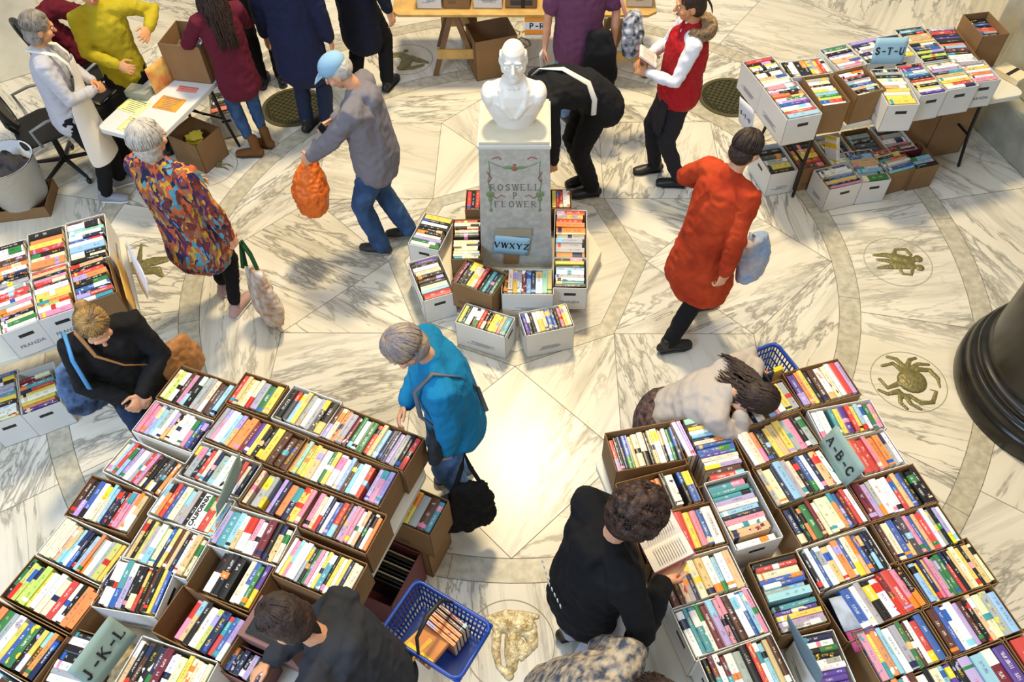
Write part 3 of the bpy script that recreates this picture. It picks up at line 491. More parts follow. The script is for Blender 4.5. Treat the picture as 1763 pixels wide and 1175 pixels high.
# ---------------------------------------------------------------- books
def cover_mat():
    m=bpy.data.materials.new('book_cover'); m.use_nodes=True; nt=m.node_tree; N=nt.nodes; Lk=nt.links; b=N['Principled BSDF']
    def at(n): q=N.new('ShaderNodeAttribute'); q.attribute_name=n; return q
    def M_(op,a,b_=None,v=None,c=None):
        q=N.new('ShaderNodeMath'); q.operation=op
        for i,x in enumerate((a,b_,c)):
            if x is None: continue
            if isinstance(x,(int,float)): q.inputs[i].default_value=x
            else: Lk.new(x,q.inputs[i])
        return q.outputs[0]
    c1,c2,c3,pm=at('c1'),at('c2'),at('c3'),at('prm')
    uv=N.new('ShaderNodeUVMap'); uv.uv_map='spine'; sx=N.new('ShaderNodeSeparateXYZ'); Lk.new(uv.outputs[0],sx.inputs[0]); u,v=sx.outputs[0],sx.outputs[1]
    sp=N.new('ShaderNodeSeparateColor'); Lk.new(pm.outputs['Color'],sp.inputs[0]); sd,b0,b1=sp.outputs[0],sp.outputs[1],sp.outputs[2]
    cmb=N.new('ShaderNodeCombineXYZ'); Lk.new(M_('MULTIPLY',u,40.),cmb.inputs[0]); Lk.new(M_('MULTIPLY',v,1.6),cmb.inputs[1]); Lk.new(M_('MULTIPLY',sd,97.),cmb.inputs[2])
    n=N.new('ShaderNodeTexNoise'); n.inputs['Scale'].default_value=1.5; n.inputs['Detail'].default_value=2; Lk.new(cmb.outputs[0],n.inputs['Vector'])
    lt=M_('GREATER_THAN',n.outputs[0],.5)
    mv=M_('MULTIPLY',M_('GREATER_THAN',v,.33),M_('LESS_THAN',v,.67)); mu=M_('MULTIPLY',M_('GREATER_THAN',u,.16),M_('LESS_THAN',u,.86))
    # word gaps
    cm2=N.new('ShaderNodeCombineXYZ'); Lk.new(M_('MULTIPLY',u,5.),cm2.inputs[0]); Lk.new(M_('MULTIPLY',sd,53.),cm2.inputs[1])
    n2=N.new('ShaderNodeTexNoise'); n2.inputs['Scale'].default_value=1; n2.inputs['Detail'].default_value=0; Lk.new(cm2.outputs[0],n2.inputs['Vector'])
    txt=M_('MULTIPLY',M_('MULTIPLY',lt,M_('MULTIPLY',mv,mu)),M_('GREATER_THAN',n2.outputs[0],.49))
    band=M_('MULTIPLY',M_('GREATER_THAN',u,b0),M_('LESS_THAN',u,b1))
    # cover art mottling
    cm3=N.new('ShaderNodeCombineXYZ'); Lk.new(M_('MULTIPLY',u,4.),cm3.inputs[0]); Lk.new(v,cm3.inputs[1]); Lk.new(M_('MULTIPLY',sd,31.),cm3.inputs[2])
    n3=N.new('ShaderNodeTexNoise'); n3.inputs['Scale'].default_value=1.2; n3.inputs['Detail'].default_value=3; Lk.new(cm3.outputs[0],n3.inputs['Vector'])
    art=M_('MULTIPLY',M_('GREATER_THAN',n3.outputs[0],.6),M_('GREATER_THAN',M_('FRACT',M_('MULTIPLY',sd,7.3)),.78))
    def mix(f,a,b_):
        q=N.new('ShaderNodeMix'); q.data_type='RGBA'; Lk.new(f,q.inputs[0]); Lk.new(a,q.inputs[6]); Lk.new(b_,q.inputs[7]); return q.outputs[2]
    x=mix(M_('MAXIMUM',band,art),c1.outputs['Color'],c2.outputs['Color']); x=mix(M_('MULTIPLY',txt,.55),x,c3.outputs['Color'])
    Lk.new(x,b.inputs['Base Color']); b.inputs['Roughness'].default_value=.33; b.inputs['Specular IOR Level'].default_value=.5
    return m
cover=cover_mat(); pages=mat('page_edges','#e2d6b8',.85,bump=.2,bscale=300)
PAL={'c':'#e8dcb4','w':'#eef0ee','t':'#dcb878','k':'#1d1d1f','n':'#1f2b52','b':'#2a5cb0','a':'#8cc4e0','e':'#3d97a4','g':'#2f7d43','l':'#c3d158','y':'#f0cf35','o':'#e98832','r':'#cf3427','m':'#74202f',
'p':'#e088a8','v':'#54369a','u':'#ac9cd2','s':'#a3a9aa','d':'#4b4e52','h':'#5a3524','i':'#8fd9bd','x':'#e8e8e4','q':'#3a6ea8'}
CN={'c':'cream','w':'white','t':'tan','k':'black','n':'navy','b':'blue','a':'pale blue','e':'teal','g':'green','l':'lime green','y':'yellow','o':'orange','r':'red','m':'maroon','p':'pink','v':'purple','u':'lavender','s':'grey','d':'dark grey','h':'brown','i':'mint green','x':'black-lettered white'}
DARK='knmvdhbgrqe'
ORD='first second third fourth fifth sixth seventh eighth ninth tenth eleventh twelfth thirteenth fourteenth fifteenth sixteenth seventeenth eighteenth nineteenth twentieth'.split()
class BM2:
    def __init__(s): s.v=[];s.f=[];s.uv=[];s.col=[];s.mi=[]
def book_into(B,T,t,L,D,code,rng,hard):
    """spine up along local y, thickness x, top at z=0, going down D"""
    k=code.lower(); c1=lin(PAL[k]); lu=sum(c1[:3])/3; c1=tuple(x*.84+lu*.16 for x in c1[:3])+(1,); j=lambda c:tuple(max(0,min(1,x*(1+rng.uniform(-.13,.1)))) for x in c[:3])+(1,)
    c1=j(c1); acc=rng.choice('wwcknbrytoaegpu' if k not in 'wcx' else 'kknbrgyoeapwwcts'); c2=j(lin(PAL[acc]))
    c3=lin(PAL['w' if k in DARK else rng.choice('kkknmrb')]) if rng.random()<.8 else lin(PAL['y' if k in DARK else 'd'])
    q=rng.random()
    if q<.3: b0,b1=rng.uniform(.03,.1),rng.uniform(.12,.2)
    elif q<.5: b0,b1=rng.uniform(.5,.75),rng.uniform(.8,1.1)
    elif q<.62: b0,b1=-.1,rng.uniform(.2,.45)
    elif q<.72: b0,b1=.4,.55
    else: b0,b1=2,2
    if k=='x': b0,b1=2,2
    prm=(rng.random() if k!='x' else .02,b0,b1,1)
    n=len(B.v); h=t/2; ov=.003 if hard else .0
    prof=[(-h,-.004 if hard else 0),(-h*.6,-.0008),(0,0),(h*.6,-.0008),(h,-.004 if hard else 0)] if t>.014 else [(-h,-.001),(0,0),(h,-.001)]
    prof=[(-h,-D)]+prof+[(h,-D)]; P=len(prof)
    for y in (-L/2,L/2):
        for x,z in prof: B.v.append(T@Vector((x,y,z)))
    vv=0
    for i in range(P-1):
        B.f.append((n+i,n+i+1,n+P+i+1,n+P+i)); B.mi.append(0)
        if 0<i<P-2:
            a=(prof[i][0]+h)/t; b_=(prof[i+1][0]+h)/t
        else: a=b_=-1
        B.uv+= [(0,a),(0,b_),(1,b_),(1,a)]; B.col.append((c1,c2,c3,prm))
    # page ends, set in slightly
    for y in (-L/2,L/2):
        s=1 if y<0 else -1; m=len(B.v); yy=y+s*ov; w_=.0015
        pts=[(-h+w_,-D+.001),(h-w_,-D+.001),(h-w_,-.004),(-h+w_,-.004)]
        for x,z in pts: B.v.append(T@Vector((x,yy,z)))
        B.f.append((m,m+1,m+2,m+3) if y<0 else (m+3,m+2,m+1,m)); B.mi.append(1); B.uv+=[(0,-1)]*4; B.col.append((c1,c2,c3,prm))
        m=len(B.v)
        for x,z in ((-h,-.006),(h,-.006),(h,0-.0005),(-h,-.0005)): B.v.append(T@Vector((x,y,z)))
        B.f.append((m,m+1,m+2,m+3)); B.mi.append(0); B.uv+=[(0,-1)]*4; B.col.append((c1,c2,c3,prm))
    m=len(B.v)
    for x,y in ((-h,-L/2),(h,-L/2),(h,L/2),(-h,L/2)): B.v.append(T@Vector((x,y,-D)))
    B.f.append((m+3,m+2,m+1,m)); B.mi.append(1); B.uv+=[(0,-1)]*4; B.col.append((c1,c2,c3,prm))
def book_obj(B,name='book'):
    me=bpy.data.meshes.new(name); me.from_pydata([tuple(v) for v in B.v],[],B.f); me.materials.append(cover); me.materials.append(pages)
    uvl=me.uv_layers.new(name='spine')
    fl=[c for u in B.uv for c in u]; uvl.data.foreach_set('uv',fl)
    for i,nm in enumerate(('c1','c2','c3','prm')):
        a=me.color_attributes.new(nm,'FLOAT_COLOR','CORNER'); d=[]
        for p_,c in zip(B.f,B.col): d+=list(c[i])*len(p_)
        a.data.foreach_set('color',d)
    me.polygons.foreach_set('material_index',B.mi)
    o=bpy.data.objects.new(name,me); C.objects.link(o); return o
def one_book(loc,rot,t,L,D,code,label,seed=1,hard=True,group=None,cat='book',name='book'):
    B=BM2(); book_into(B,Matrix.Translation((0,0,D if abs(rot[0])+abs(rot[1])<.01 else D/2)),t,L,D,code,random.Random(seed),hard); o=book_obj(B,name); o.location=loc; o.rotation_euler=rot
    return tag(o,label,cat,group)
# ---------------------------------------------------------------- cartons
brown=mat('brown_cardboard','#8e6c45',.85,var=.12,vscale=5,bump=.1,bscale=80)
browni=mat('inner_cardboard','#8a6a44',.9)
wcard=mat('white_cardboard','#dcdcd8',.6,var=.05,vscale=5)
mauvec=mat('mauve_cardboard','#7d4a4d',.7); ink=mat('print_ink','#3b3b3e',.7); inkr=mat('print_red','#c8402c',.6); grayink=mat('soft_print','#75767a',.7); blackp=mat('black_print','#191919',.5)
def carton(x,y,ang,L,W,z0,H,kind,label,group,x0=-.012,y0=-.012,x1=None,y1=None,prints=True,seed=0):
    """local x along the row of books, y along the spines; the empty sits at the base corner"""
    x1=L+.012 if x1 is None else x1; y1=W+.012 if y1 is None else y1
    root=empty('book_carton',(x,y,z0),R(ang),label,'box',group)
    out={'brown':brown,'white':wcard,'mauve':mauvec}[kind]; b=MB(); t=.004
    b.box(((x0+x1)/2,(y0+y1)/2,.002),(x1-x0,y1-y0,.004),mi=1)
    for cx,cy,dx,dy in (((x0+x1)/2,y0+t/2,x1-x0,t),((x0+x1)/2,y1-t/2,x1-x0,t),(x0+t/2,(y0+y1)/2,t,y1-y0),(x1-t/2,(y0+y1)/2,t,y1-y0)):
        b.box((cx,cy,H/2),(dx,dy,H),mi=0)
    b.build('carton_body',[out,browni],root)
    if prints:
        m=MB(); rr=random.Random(seed)
        for q in ((y0-.0006,-1),(y1+.0006,1)):
            if kind=='white':
                for i in range(4): m.box(((x0+x1)/2+rr.uniform(-.03,.03),q[0],H*(.25+.04*i)),((x1-x0)*rr.uniform(.3,.55),.0008,.004))
            else:
                for i in range(3): m.box((x0+.08,q[0],H*(.2+.05*i)),(.07,.0008,.003))
        m.build('printed_lines',grayink if kind=='white' else ink,root)
        for xx in (x0-.0006,x1+.0006):
            h=MB(); h.box((xx,(y0+y1)/2,H*.72),(.0012,.085,.026)); h.build('hand_hole',blackp if kind=='white' else browni,root)
    return root
rows={'L1':('left table',1,1),'L2':('left table',1,2),'L3':('left table',1,3),'L4':('left table',1,4),'L5':('left table',2,1),'L6':('left table',2,2),'L6B':('left table',2,3),'L7':('left table',2,4),
'L8':('left table',3,1),'L9':('left table',3,2),'L10':('left table',3,3),'L11':('left table',3,4),'L12':('left table',4,1),'L13':('left table',4,2),'L14':('left table',4,3),'L18':('left table',4,4),
'L15':('left table',5,1),'L16':('left table',5,2),'L17':('left table',5,3),'L19':('left table',6,1),'L20':('left table',6,2),'L21':('left table',6,3),'L22':('left table',6,4),'L24':('left table',7,1),'L26':('left table',7,2),'L27':('left table',7,3),'L25':('left table',8,1),
'R11':('right table',1,1),'R12':('right table',1,2),'R13':('right table',2,1),'R14':('right table',2,2),'R15':('right table',3,1),'R16':('right table',3,2),'R17':('right table',4,1),'R18':('right table',4,2),'R19':('right table',5,1),'R20':('right table',5,2),
'R21':('right table',6,1),'R22':('right table',6,2),'R23':('right table',7,1),'R24':('right table',7,2),'R25':('right table',8,1),'R26':('right table',8,2),'R27':('right table',8,3),
'R1':('reading table',1,1),'R3':('reading table',2,1),'R4':('reading table',3,1),'R5':('reading table',4,1),'R6':('reading table',5,1),'R7':('reading table',6,1),
'R2B':('reading table',1,2),'R2':('reading table',1,3),'R10':('reading table',2,2),'R8':('reading table',4,2),'R9':('reading table',5,2)}
EXTRA={'T1A':'at the rear right of the far-left table','T1B':'at the front right of the far-left table, beside the yellow sheet','T2A':'rear middle of the far-left table','T2B':'front middle of the far-left table','T3A':'rear left of the far-left table, cut by the frame','T3B':'front left of the far-left table, cut by the frame',
'F1':'on the floor at the left edge, under the far-left table','F2':'on the floor beside the navy tote bag, half empty','P1':'tilted on the floor left of the pedestal step, nearest the man in jeans','P2':'on the floor left of the pedestal step, narrow dark books in front','P3':'on the step left of the pedestal, with a run of cream spines','P4':'on the step in front of the pedestal, tilted brown carton','P5':'on the step right under the VWXYZ sign','P6A':'on the step right of the pedestal, with identical silver spines','P6B':'on the step front right of the pedestal, printed FRANZIA','P7':'behind the pedestal on the right','P8':'behind the pedestal on the left, with red books','P9':'on the floor left of the pedestal front, with yellow and teal books','P10':'on the floor right of the pedestal front, beside the yellow one',
'M1':'at the right end of the left table, standing lower','U1A':'at the left end of the S-T-U table, rear','U1B':'at the left end of the S-T-U table, front, black panel','U2':'on the S-T-U table with books turned end on','U3':'on the S-T-U table, brown with a navy patch','U4':'on the S-T-U table, tall plain brown with white books','U5':'on the S-T-U table, with thick yellow books in front','U6':'on the S-T-U table, right of the yellow books','U7':'on the S-T-U table, second from the right in front','U8':'on the S-T-U table, rightmost in the front row','U9':'on the S-T-U table, leftmost of the back row','U10':'on the S-T-U table, back row left of the blue sign','U11':'on the S-T-U table, behind the blue sign','U12':'on the S-T-U table, back row right of the blue sign','U13':'on the S-T-U table, back row with lavender and orange tops','U14':'on the S-T-U table, far right back corner, tall open brown',
'G1':'on the floor under the S-T-U table, leftmost white one with a tilted book','G2':'on the floor under the S-T-U table, second white one with green books','G3A':'on the floor in front of the S-T-U table, brown with red spines','G3B':'on the floor by the S-T-U table, with a red cover standing'}
KN={'brown':'brown','white':'white','mauve':'mauve','none':''}
rest=BM2(); nb=0
for bi,(idn,x,y,ang,L,W,zt,kind,cols,keep) in enumerate(BOX):
    rng=random.Random(100+bi); toks=cols.split()
    base=.748 if zt>.9 else (.122 if zt>.3 and zt<.5 else (.36 if idn=='M1' else .001))
    if idn in rows: tb,rw,ps=rows[idn]; where='%s, %s row, %s carton'%(tb,ORD[rw-1],ORD[ps-1])
    else: where=EXTRA[idn]
    lab='%s carton, %s'%(KN[kind],where if idn not in rows else '%s in the %s row of the %s'%(ORD[ps-1],ORD[rw-1],tb))
    grp='book cartons on the '+tb if idn in rows else 'book cartons around the hall'
    H=zt-base-.012; kw={}
    if idn=='L6': kw['x1']=.535
    if idn=='R2': kw['y0']=-.075
    if idn in ('U3','U4','R10','R1'): H=zt-base+.012
    if idn in ('U14',): H=zt-base+.05; kw['x1']=L+.03;kw['y0']=-.04
    if kind!='none': carton(x,y,ang,L,W,base,H,kind,lab,grp,seed=bi,**kw)
    wts=[1.55 if t.isupper() else 1 for t in toks]; u=L/sum(wts); s=0
    e=Vector((math.cos(R(ang)),math.sin(R(ang)),0)); n=Vector((-e.y,e.x,0)); num=0
    tall=toks.count('_')
    for tk,wt,kp in zip(toks,wts,keep):
        t=u*wt; c=s+t/2; s+=t
        if tk=='_': continue
        num+=1
        Ls=W*rng.uniform(.86,.985); hd=rng.random()<.6; dz=rng.uniform(.0,.012)+(W-Ls)*.12
        lean=rng.uniform(-.05,.05)
        P=Vector((x,y,0))+e*c+n*(Ls/2+.002+rng.uniform(0,.4)*(W-Ls)); D=zt-base-.008-dz-.004
        T=Matrix.Translation((P.x,P.y,zt-dz))@Matrix.Rotation(R(ang),4,'Z')@Matrix.Rotation(rng.uniform(-.012,.012),4,'Z')
        if kp=='1' and nb<290:
            B=BM2(); T0=Matrix.Translation((0,0,D)); book_into(B,T0,t*.965,Ls,D,tk,rng,hd); o=book_obj(B); nb+=1
            o.location=(P.x,P.y,zt-dz-D); o.rotation_euler=(0,0,R(ang)+rng.uniform(-.012,.012))
            sz='thick ' if t>.038 else ('thin ' if t<.024 else '')
            o['label']='%s%s book, %s in %s%s'%(sz,CN[tk.lower()],ORD[num-1] if num<=20 else 'last','' if idn in rows else 'the carton ',where if idn in rows else where.split(',')[0]); o['category']='book'; o['group']='books on the '+tb if idn in rows else 'books around the pedestal and far tables'
        else: book_into(rest,T,t*.965,Ls,D,tk,rng,hd)
        if tk=='X':
            text('CALIFORNIA',.031,blackp,o if kp=='1' and nb<=290 else None,'spine_title',(.0,-.0,D+.0006) if kp=='1' else (P.x,P.y,zt-dz+.0006),(0,0,PI/2),bold=.0012,sx=1.0)
ro=book_obj(rest,'book'); tag(ro,'remaining small books packed in the farther cartons on every table and floor','book',None,'stuff')
# Franzia lettering on the white carton fronts the photo shows
def front_text(x,y,ang,z,body,size,m,side=1,off=0,loc=None,label=None):
    pass
# ---------------------------------------------------------------- folding tables
plast=mat('table_plastic','#d9d6c8',.5,bump=.1,bscale=120); blkmetal=mat('black_metal','#1b1b1d',.4,metal=.3)
def rounded(x0,y0,x1,y1,r,n=5):
    P=[]
    for cx,cy,a0 in ((x1-r,y1-r,0),(x0+r,y1-r,90),(x0+r,y0+r,180),(x1-r,y0+r,270)):
        for i in range(n+1): a=R(a0+90*i/n); P.append((cx+r*math.cos(a),cy+r*math.sin(a)))
    return P
def ftable(cx,cy,ang,L,W,label,h=.745,col=None,inset=.28):
    t=empty('folding_table',(cx,cy,0),R(ang),label,'table')
    b=MB(); b.prism(rounded(-L/2,-W/2,L/2,W/2,.06),h-.045,h-.001); b.build('table_top',col or plast,t,bevel=.006)
    for s in (-1,1):
        for q in (-1,1):
            b=MB(); b.chain([(s*(L/2-inset),q*(W/2-.1),h-.05),(s*(L/2-inset+.02),q*(W/2-.09),.35),(s*(L/2-inset+.05),q*(W/2-.05),.02)],[.014,.014,.013],8); b.build('leg',blkmetal,t,smooth=True)
        b=MB(); b.chain([(s*(L/2-inset+.02),-(W/2-.09),.33),(s*(L/2-inset+.02),(W/2-.09),.33)],[.011,.011],8); b.chain([(s*(L/2-inset),0,.34),(s*(L/2-inset-.28),0,h-.05)],[.009,.009],6); b.build('leg_brace',blkmetal,t,smooth=True)
    return t
def fr2w(ang,e,n):
    a=R(ang); return (e*math.cos(a)-n*math.sin(a),e*math.sin(a)+n*math.cos(a))
for e0,lb in ((-.735,'folding table under the leftmost cartons of the left book tables'),(.035,'folding table under the cartons beside the person in blue fleece')):
    x,y=fr2w(-21.5,e0,-3.21); ftable(x,y,-21.5+90,1.86,.76,lb)
for e0,lb in ((.125,'folding table under the cartons the curly-haired reader is browsing'),(.895,'folding table under the outer right cartons near the crab inlay')):
    x,y=fr2w(18.5,e0,-3.17); ftable(x,y,18.5+90,1.86,.76,lb)
x,y=fr2w(-65,-.34,-3.6); ftable(x,y,25,1.84,.80,'cream folding table under the far-left cartons, cut by the frame')
a=R(14.2); ux=Vector((math.cos(a),math.sin(a),0)); uy=Vector((-ux.y,ux.x,0)); P=Vector((2.10,.64,0))+ux*1.0+uy*.40
ftable(P.x,P.y,14.2,2.0,.82,'cream folding table carrying the S-T-U sign and its cartons')

# ---------------------------------------------------------------- people
SK=mat('skin_light','#d9a07c',.5,var=.12,vscale=14); SKw=mat('skin_warm','#d39668',.5,var=.12,vscale=14)
eyew=mat('eye_white','#e9e4dc',.3); iris=mat('iris','#2b2019',.3); lipm=mat('lips','#b0685c',.5)
def fabric(name,col,col2=None,var=0,vs=8,bump=.25,bs=220,rough=.85): return mat(name,col,rough,0,bump,bs,var,vs,spec=.2,col2=col2)
def up_(a): return Vector((0,math.sin(R(a)),math.cos(R(a))))
def ik(a,b,l1,l2,hint):
    a=Vector(a);b=Vector(b); d=b-a; L=d.length; mx=(l1+l2)*.995
    if L>mx: b=a+d*(mx/L); d=b-a; L=mx
    x=(l1*l1-l2*l2+L*L)/(2*L); h=math.sqrt(max(0,l1*l1-x*x)); u=d/L; hv=Vector(hint); hv=hv-u*hv.dot(u)
    if hv.length<1e-4: hv=Vector((0,1,0))
    return a+u*x+hv.normalized()*h,b
def hand(b,W,hd,nrm,sx,curl=.5,sc=1,spread=.1):
    hd=Vector(hd).normalized(); nrm=Vector(nrm); nrm=(nrm-hd*nrm.dot(hd)).normalized(); ax=hd.cross(nrm)*sx
    W=Vector(W)
    b.chain([W-hd*.02*sc,W+hd*.03*sc,W+hd*.085*sc],[(.026*sc,.019*sc),(.038*sc,.017*sc),(.041*sc,.013*sc)],10,side=ax)
    for i,(o,l) in enumerate(((.031,.068),(.0105,.08),(-.0105,.075),(-.031,.058))):
        p0=W+hd*.08*sc+ax*o*sc; d=(hd+ax*spread*(1.5-i)*.9).normalized(); pts=[p0]; an=0
        for k in range(3):
            an+=curl*(.5+.35*k); dd=d*math.cos(an)+nrm*math.sin(an); pts.append(pts[-1]+dd*l*sc*(.42,.32,.28)[k])
        b.chain(pts,[.0095*sc,.009*sc,.0082*sc,.007*sc],8)
    p0=W+hd*.025*sc+ax*.03*sc; d1=(hd*.6+ax*.8+nrm*.3).normalized(); d2=(hd+ax*.25+nrm*.45*curl).normalized()
    b.chain([p0,p0+d1*.035*sc,p0+d1*.035*sc+d2*.03*sc,p0+d1*.035*sc+d2*.055*sc],[.013*sc,.0115*sc,.010*sc,.008*sc],8)
def person(label,x,y,face,H=1.66,lean=0,tw=0,pitch=0,hyaw=0,pel=.93,hands=None,hints=None,feet=None,fyaw=(8,-8),hcurl=(.5,.5),hnrm=None,hdir=None,
           top=None,pants=None,shoes=None,hair=None,skin=None,shw=1.0,dx=0,side=0,group=None):
    skin=skin or SK; s=H/1.66; z0=0
    root=empty('person',(x,y,0),R(face-90),label,'person',group)
    up=lambda a:(Matrix.Rotation(R(side),3,'Y')@up_(a))
    P=Vector((dx,0,pel*s)); wst=P+up(lean*.45)*.12*s; ch=wst+up(lean*.85)*.20*s; nk=ch+up(lean)*.20*s
    X=Matrix.Rotation(R(tw),3,'Z')@Vector((1,0,0)); shw*=s
    tot=lean*.75+pitch; Q=Matrix.Rotation(R(tw+hyaw),3,'Z')@Matrix.Rotation(R(-tot),3,'X')
    nb=nk+up(lean+pitch*.3)*.05*s; hc=nb+Q@Vector((0,.012,.125))*s
    S={}
    for k,sg in (('R',1),('L',-1)): S[k]=nk-up(lean)*.055*s+X*sg*.165*shw
    hands=hands or {}; hints=hints or {}; J={}
    for k,sg in (('R',1),('L',-1)):
        t=hands.get(k,(sg*.24,.05,.82)); hn=hints.get(k,(sg*.6,-1,-.6))
        el,wr_=ik(S[k],Vector(t)*1.0,.285*s,.255*s,hn); J[k]=(el,wr_)
    fe=feet or {'R':(.09,0),'L':(-.09,0)}; Lg={}
    for (k,sg),fy in zip((('R',1),('L',-1)),fyaw):
        f=fe[k]; A=Vector((f[0]*s,f[1]*s,(.085 if len(f)<3 else f[2])*s)); hp=P+X*sg*.09*s-Vector((0,0,.03*s))
        hint=(sg*.1,1,0) if len(f)<4 else f[3]
        kn,A=ik(hp,A,.43*s,.42*s,hint); Lg[k]=(hp,kn,A,fy)
    # --- body: one continuous skin surface
    b=MB(); q=s
    b.chain([P-Vector((0,0,.05)),wst,ch,nk-up(lean)*.05*s],[(.11*q,.075*q),(.10*q,.07*q),(.12*q,.075*q),(.11*q,.06*q)],12,side=X)
    b.chain([nk-up(lean)*.06*s,nb,hc-Q@Vector((0,.01,.04))*s],[.058*q,.05*q,.052*q],12)
    for k,sg in (('R',1),('L',-1)):
        el,wr_=J[k]; b.chain([S[k]-X*sg*.06,S[k],(S[k]+el)/2,el,(el+wr_)/2,wr_],[.05*q,.047*q,.043*q,.037*q,.034*q,.024*q],10)
        hd=(hdir or {}).get(k); hd=Vector(hd) if hd else (wr_-el); nr=(hnrm or {}).get(k,(-sg*.8,0,-.5))
        hand(b,wr_,hd,nr,sg*(1 if True else -1),hcurl[0 if k=='R' else 1],s)
        hp,kn,A,fy=Lg[k]; b.chain([hp,(hp+kn)/2,kn,kn*.6+A*.4,A],[.06*q,.055*q,.038*q,.034*q,.026*q],10)
        fd=Matrix.Rotation(R(fy),3,'Z')@Vector((0,1,0)); b.chain([A-Vector((0,0,.03)),A+fd*.09*s-Vector((0,0,.05*s)),A+fd*.14*s-Vector((0,0,.055*s))],[.033*q,.03*q,.024*q],8)
    def h(v): return hc+Q@Vector(v)*s
    E=lambda c,r:b.ell(h(c),[t*s for t in r],Q,n=16)
    E((0,-.012,.03),(.076,.096,.09)); E((0,.022,-.03),(.062,.07,.078)); E((0,.045,-.085),(.036,.034,.03))
    b.chain([h((0,.092,.008)),h((0,.112,-.026))],[.008*s,.014*s],8); E((0,.088,.03),(.05,.012,.01))
    for sg in (1,-1): E((sg*.078,-.008,-.015),(.010,.02,.03)); E((sg*.042,.06,-.03),(.026,.024,.024))
    E((0,.084,-.062),(.022,.012,.012))
    b.remesh('body',skin,root,.0066,2)
    for sg in (1,-1):
        e_=MB(); e_.ell(h((sg*.031,.083,.008)),[.0125*s,.008*s,.009*s],Q,n=10); o=e_.build('eye',eyew,root,smooth=True)
        e_=MB(); e_.ell(h((sg*.031,.0895,.008)),[.0055*s,.004*s,.006*s],Q,n=8); e_.build('iris',iris,o,smooth=True)
    e_=MB(); e_.chain([h((-.02,.094,-.058)),h((0,.099,-.057)),h((.02,.094,-.058))],[.003*s,.006*s,.003*s],8); e_.build('lips',lipm,root,smooth=True)
    # --- trousers
    if pants:
        f=pants.get('fat',1); b=MB(); b.chain([wst*.4+P*.6,P,P-Vector((0,0,.07*s))],[(.125*q*f,.085*q*f),(.15*q*f,.108*q*f),(.155*q*f,.115*q*f)],16,side=X)
        ca=pants.get('cuff',.06)
        for k,sg in (('R',1),('L',-1)):
            hp,kn,A,fy=Lg[k]; b.chain([hp,(hp+kn)/2,kn,(kn+A)/2,A+(kn-A)*ca],[.088*q*f,.083*q*f,.068*q*f,.062*q*pants.get('leg',1),.056*q*pants.get('leg',1)],14)
        b.remesh('trousers',pants['mat'],root,.012,3,wr=pants.get('wr',.014),wscale=.09)
    if shoes:
        for k,sg in (('R',1),('L',-1)):
            hp,kn,A,fy=Lg[k]; fd=Matrix.Rotation(R(fy),3,'Z')@Vector((0,1,0)); sd=Vector((fd.y,-fd.x,0)); A0=Vector((A.x,A.y,A.z-.085*s)); hz=shoes.get('high',.04)
            if len(fe[k])>2 and fe[k][2]>.1: fd=(fd+Vector((0,0,-.5))).normalized()
            b=MB(); b.chain([A0-fd*.05*s+Vector((0,0,.042)),A0+fd*.04*s+Vector((0,0,.044)),A0+fd*.12*s+Vector((0,0,.036)),A0+fd*.165*s+Vector((0,0,.032))],[(.036,.040),(.04,.04),(.046,.031),(.038,.026)],14,side=sd)
            b.chain([A0-fd*.02*s+Vector((0,0,.05)),A0-fd*.015*s+Vector((0,0,.07+hz))],[.042,.045],12)
            o=b.remesh('shoe',shoes['mat'],root,.008,2)
            b=MB(); b.chain([A0-fd*.055*s+Vector((0,0,.011)),A0+fd*.04*s+Vector((0,0,.011)),A0+fd*.12*s+Vector((0,0,.011)),A0+fd*.175*s+Vector((0,0,.012))],[(.040,.010),(.042,.010),(.05,.010),(.036,.010)],14,side=sd); b.build('sole',shoes.get('sole',blkmetal),o,smooth=True)
    # --- top garment
    if top:
        f=top.get('fat',1); hem=top.get('hem',.84); d=(P-wst).normalized(); low=P+(-Vector((0,0,1)) if lean<40 else -up(lean*.45))*(pel-hem)*s
        fl=top.get('flare',1); bl=top.get('belly',1); b=MB()
        b.chain([low,P,wst,ch,ch+up(lean)*.1*s,nk-up(lean)*.03*s],[(.172*q*f*fl,.135*q*f*fl),(.168*q*f,.13*q*f*bl),(.158*q*f,.12*q*f*bl),(.175*q*f,.125*q*f),(.172*shw*f,.11*q*f),(.10*q*f,.07*q)],20,side=X)
        sl=top.get('sleeve','long'); st=top.get('sr',1)
        for k,sg in (('R',1),('L',-1)):
            el,wr_=J[k]
            if sl=='long': pts=[S[k]-X*sg*.07,S[k]-Vector((0,0,.005)),(S[k]+el)/2,el,(el+wr_)/2,wr_*.93+el*.07]; rd=[.07*q,.068*q*f,.058*q*f,.053*q*f,.047*q*f,.039*q*f]
            elif sl=='short': pts=[S[k]-X*sg*.07,S[k],S[k]*.5+el*.5,S[k]*.3+el*.7]; rd=[.07*q,.068*q*f,.064*q*f,.062*q*f]
            else: pts=[S[k]-X*sg*.07,S[k]-X*sg*.01]; rd=[.07*q,.066*q*f]
            b.chain(pts,[r_*st for r_ in rd],14)
        if top.get('hood'): b.chain([nk-up(lean)*.02+X*.09-Vector((0,-.02,0)),nk+Vector((.05,-.075,.0))-up(lean)*.02,nk+Vector((-.05,-.075,0))-up(lean)*.02,nk-up(lean)*.02-X*.09+Vector((0,.02,0))],[.03,.045,.045,.03],12); b.ell(nk+up(lean)*(-.07)+Vector((0,-.11,0)),(.1,.05,.09))
        else: b.chain([nk-up(lean)*.05*s,nk+up(lean)*.0+Vector((0,.0,.0))],[.085*q,.062*q],14)
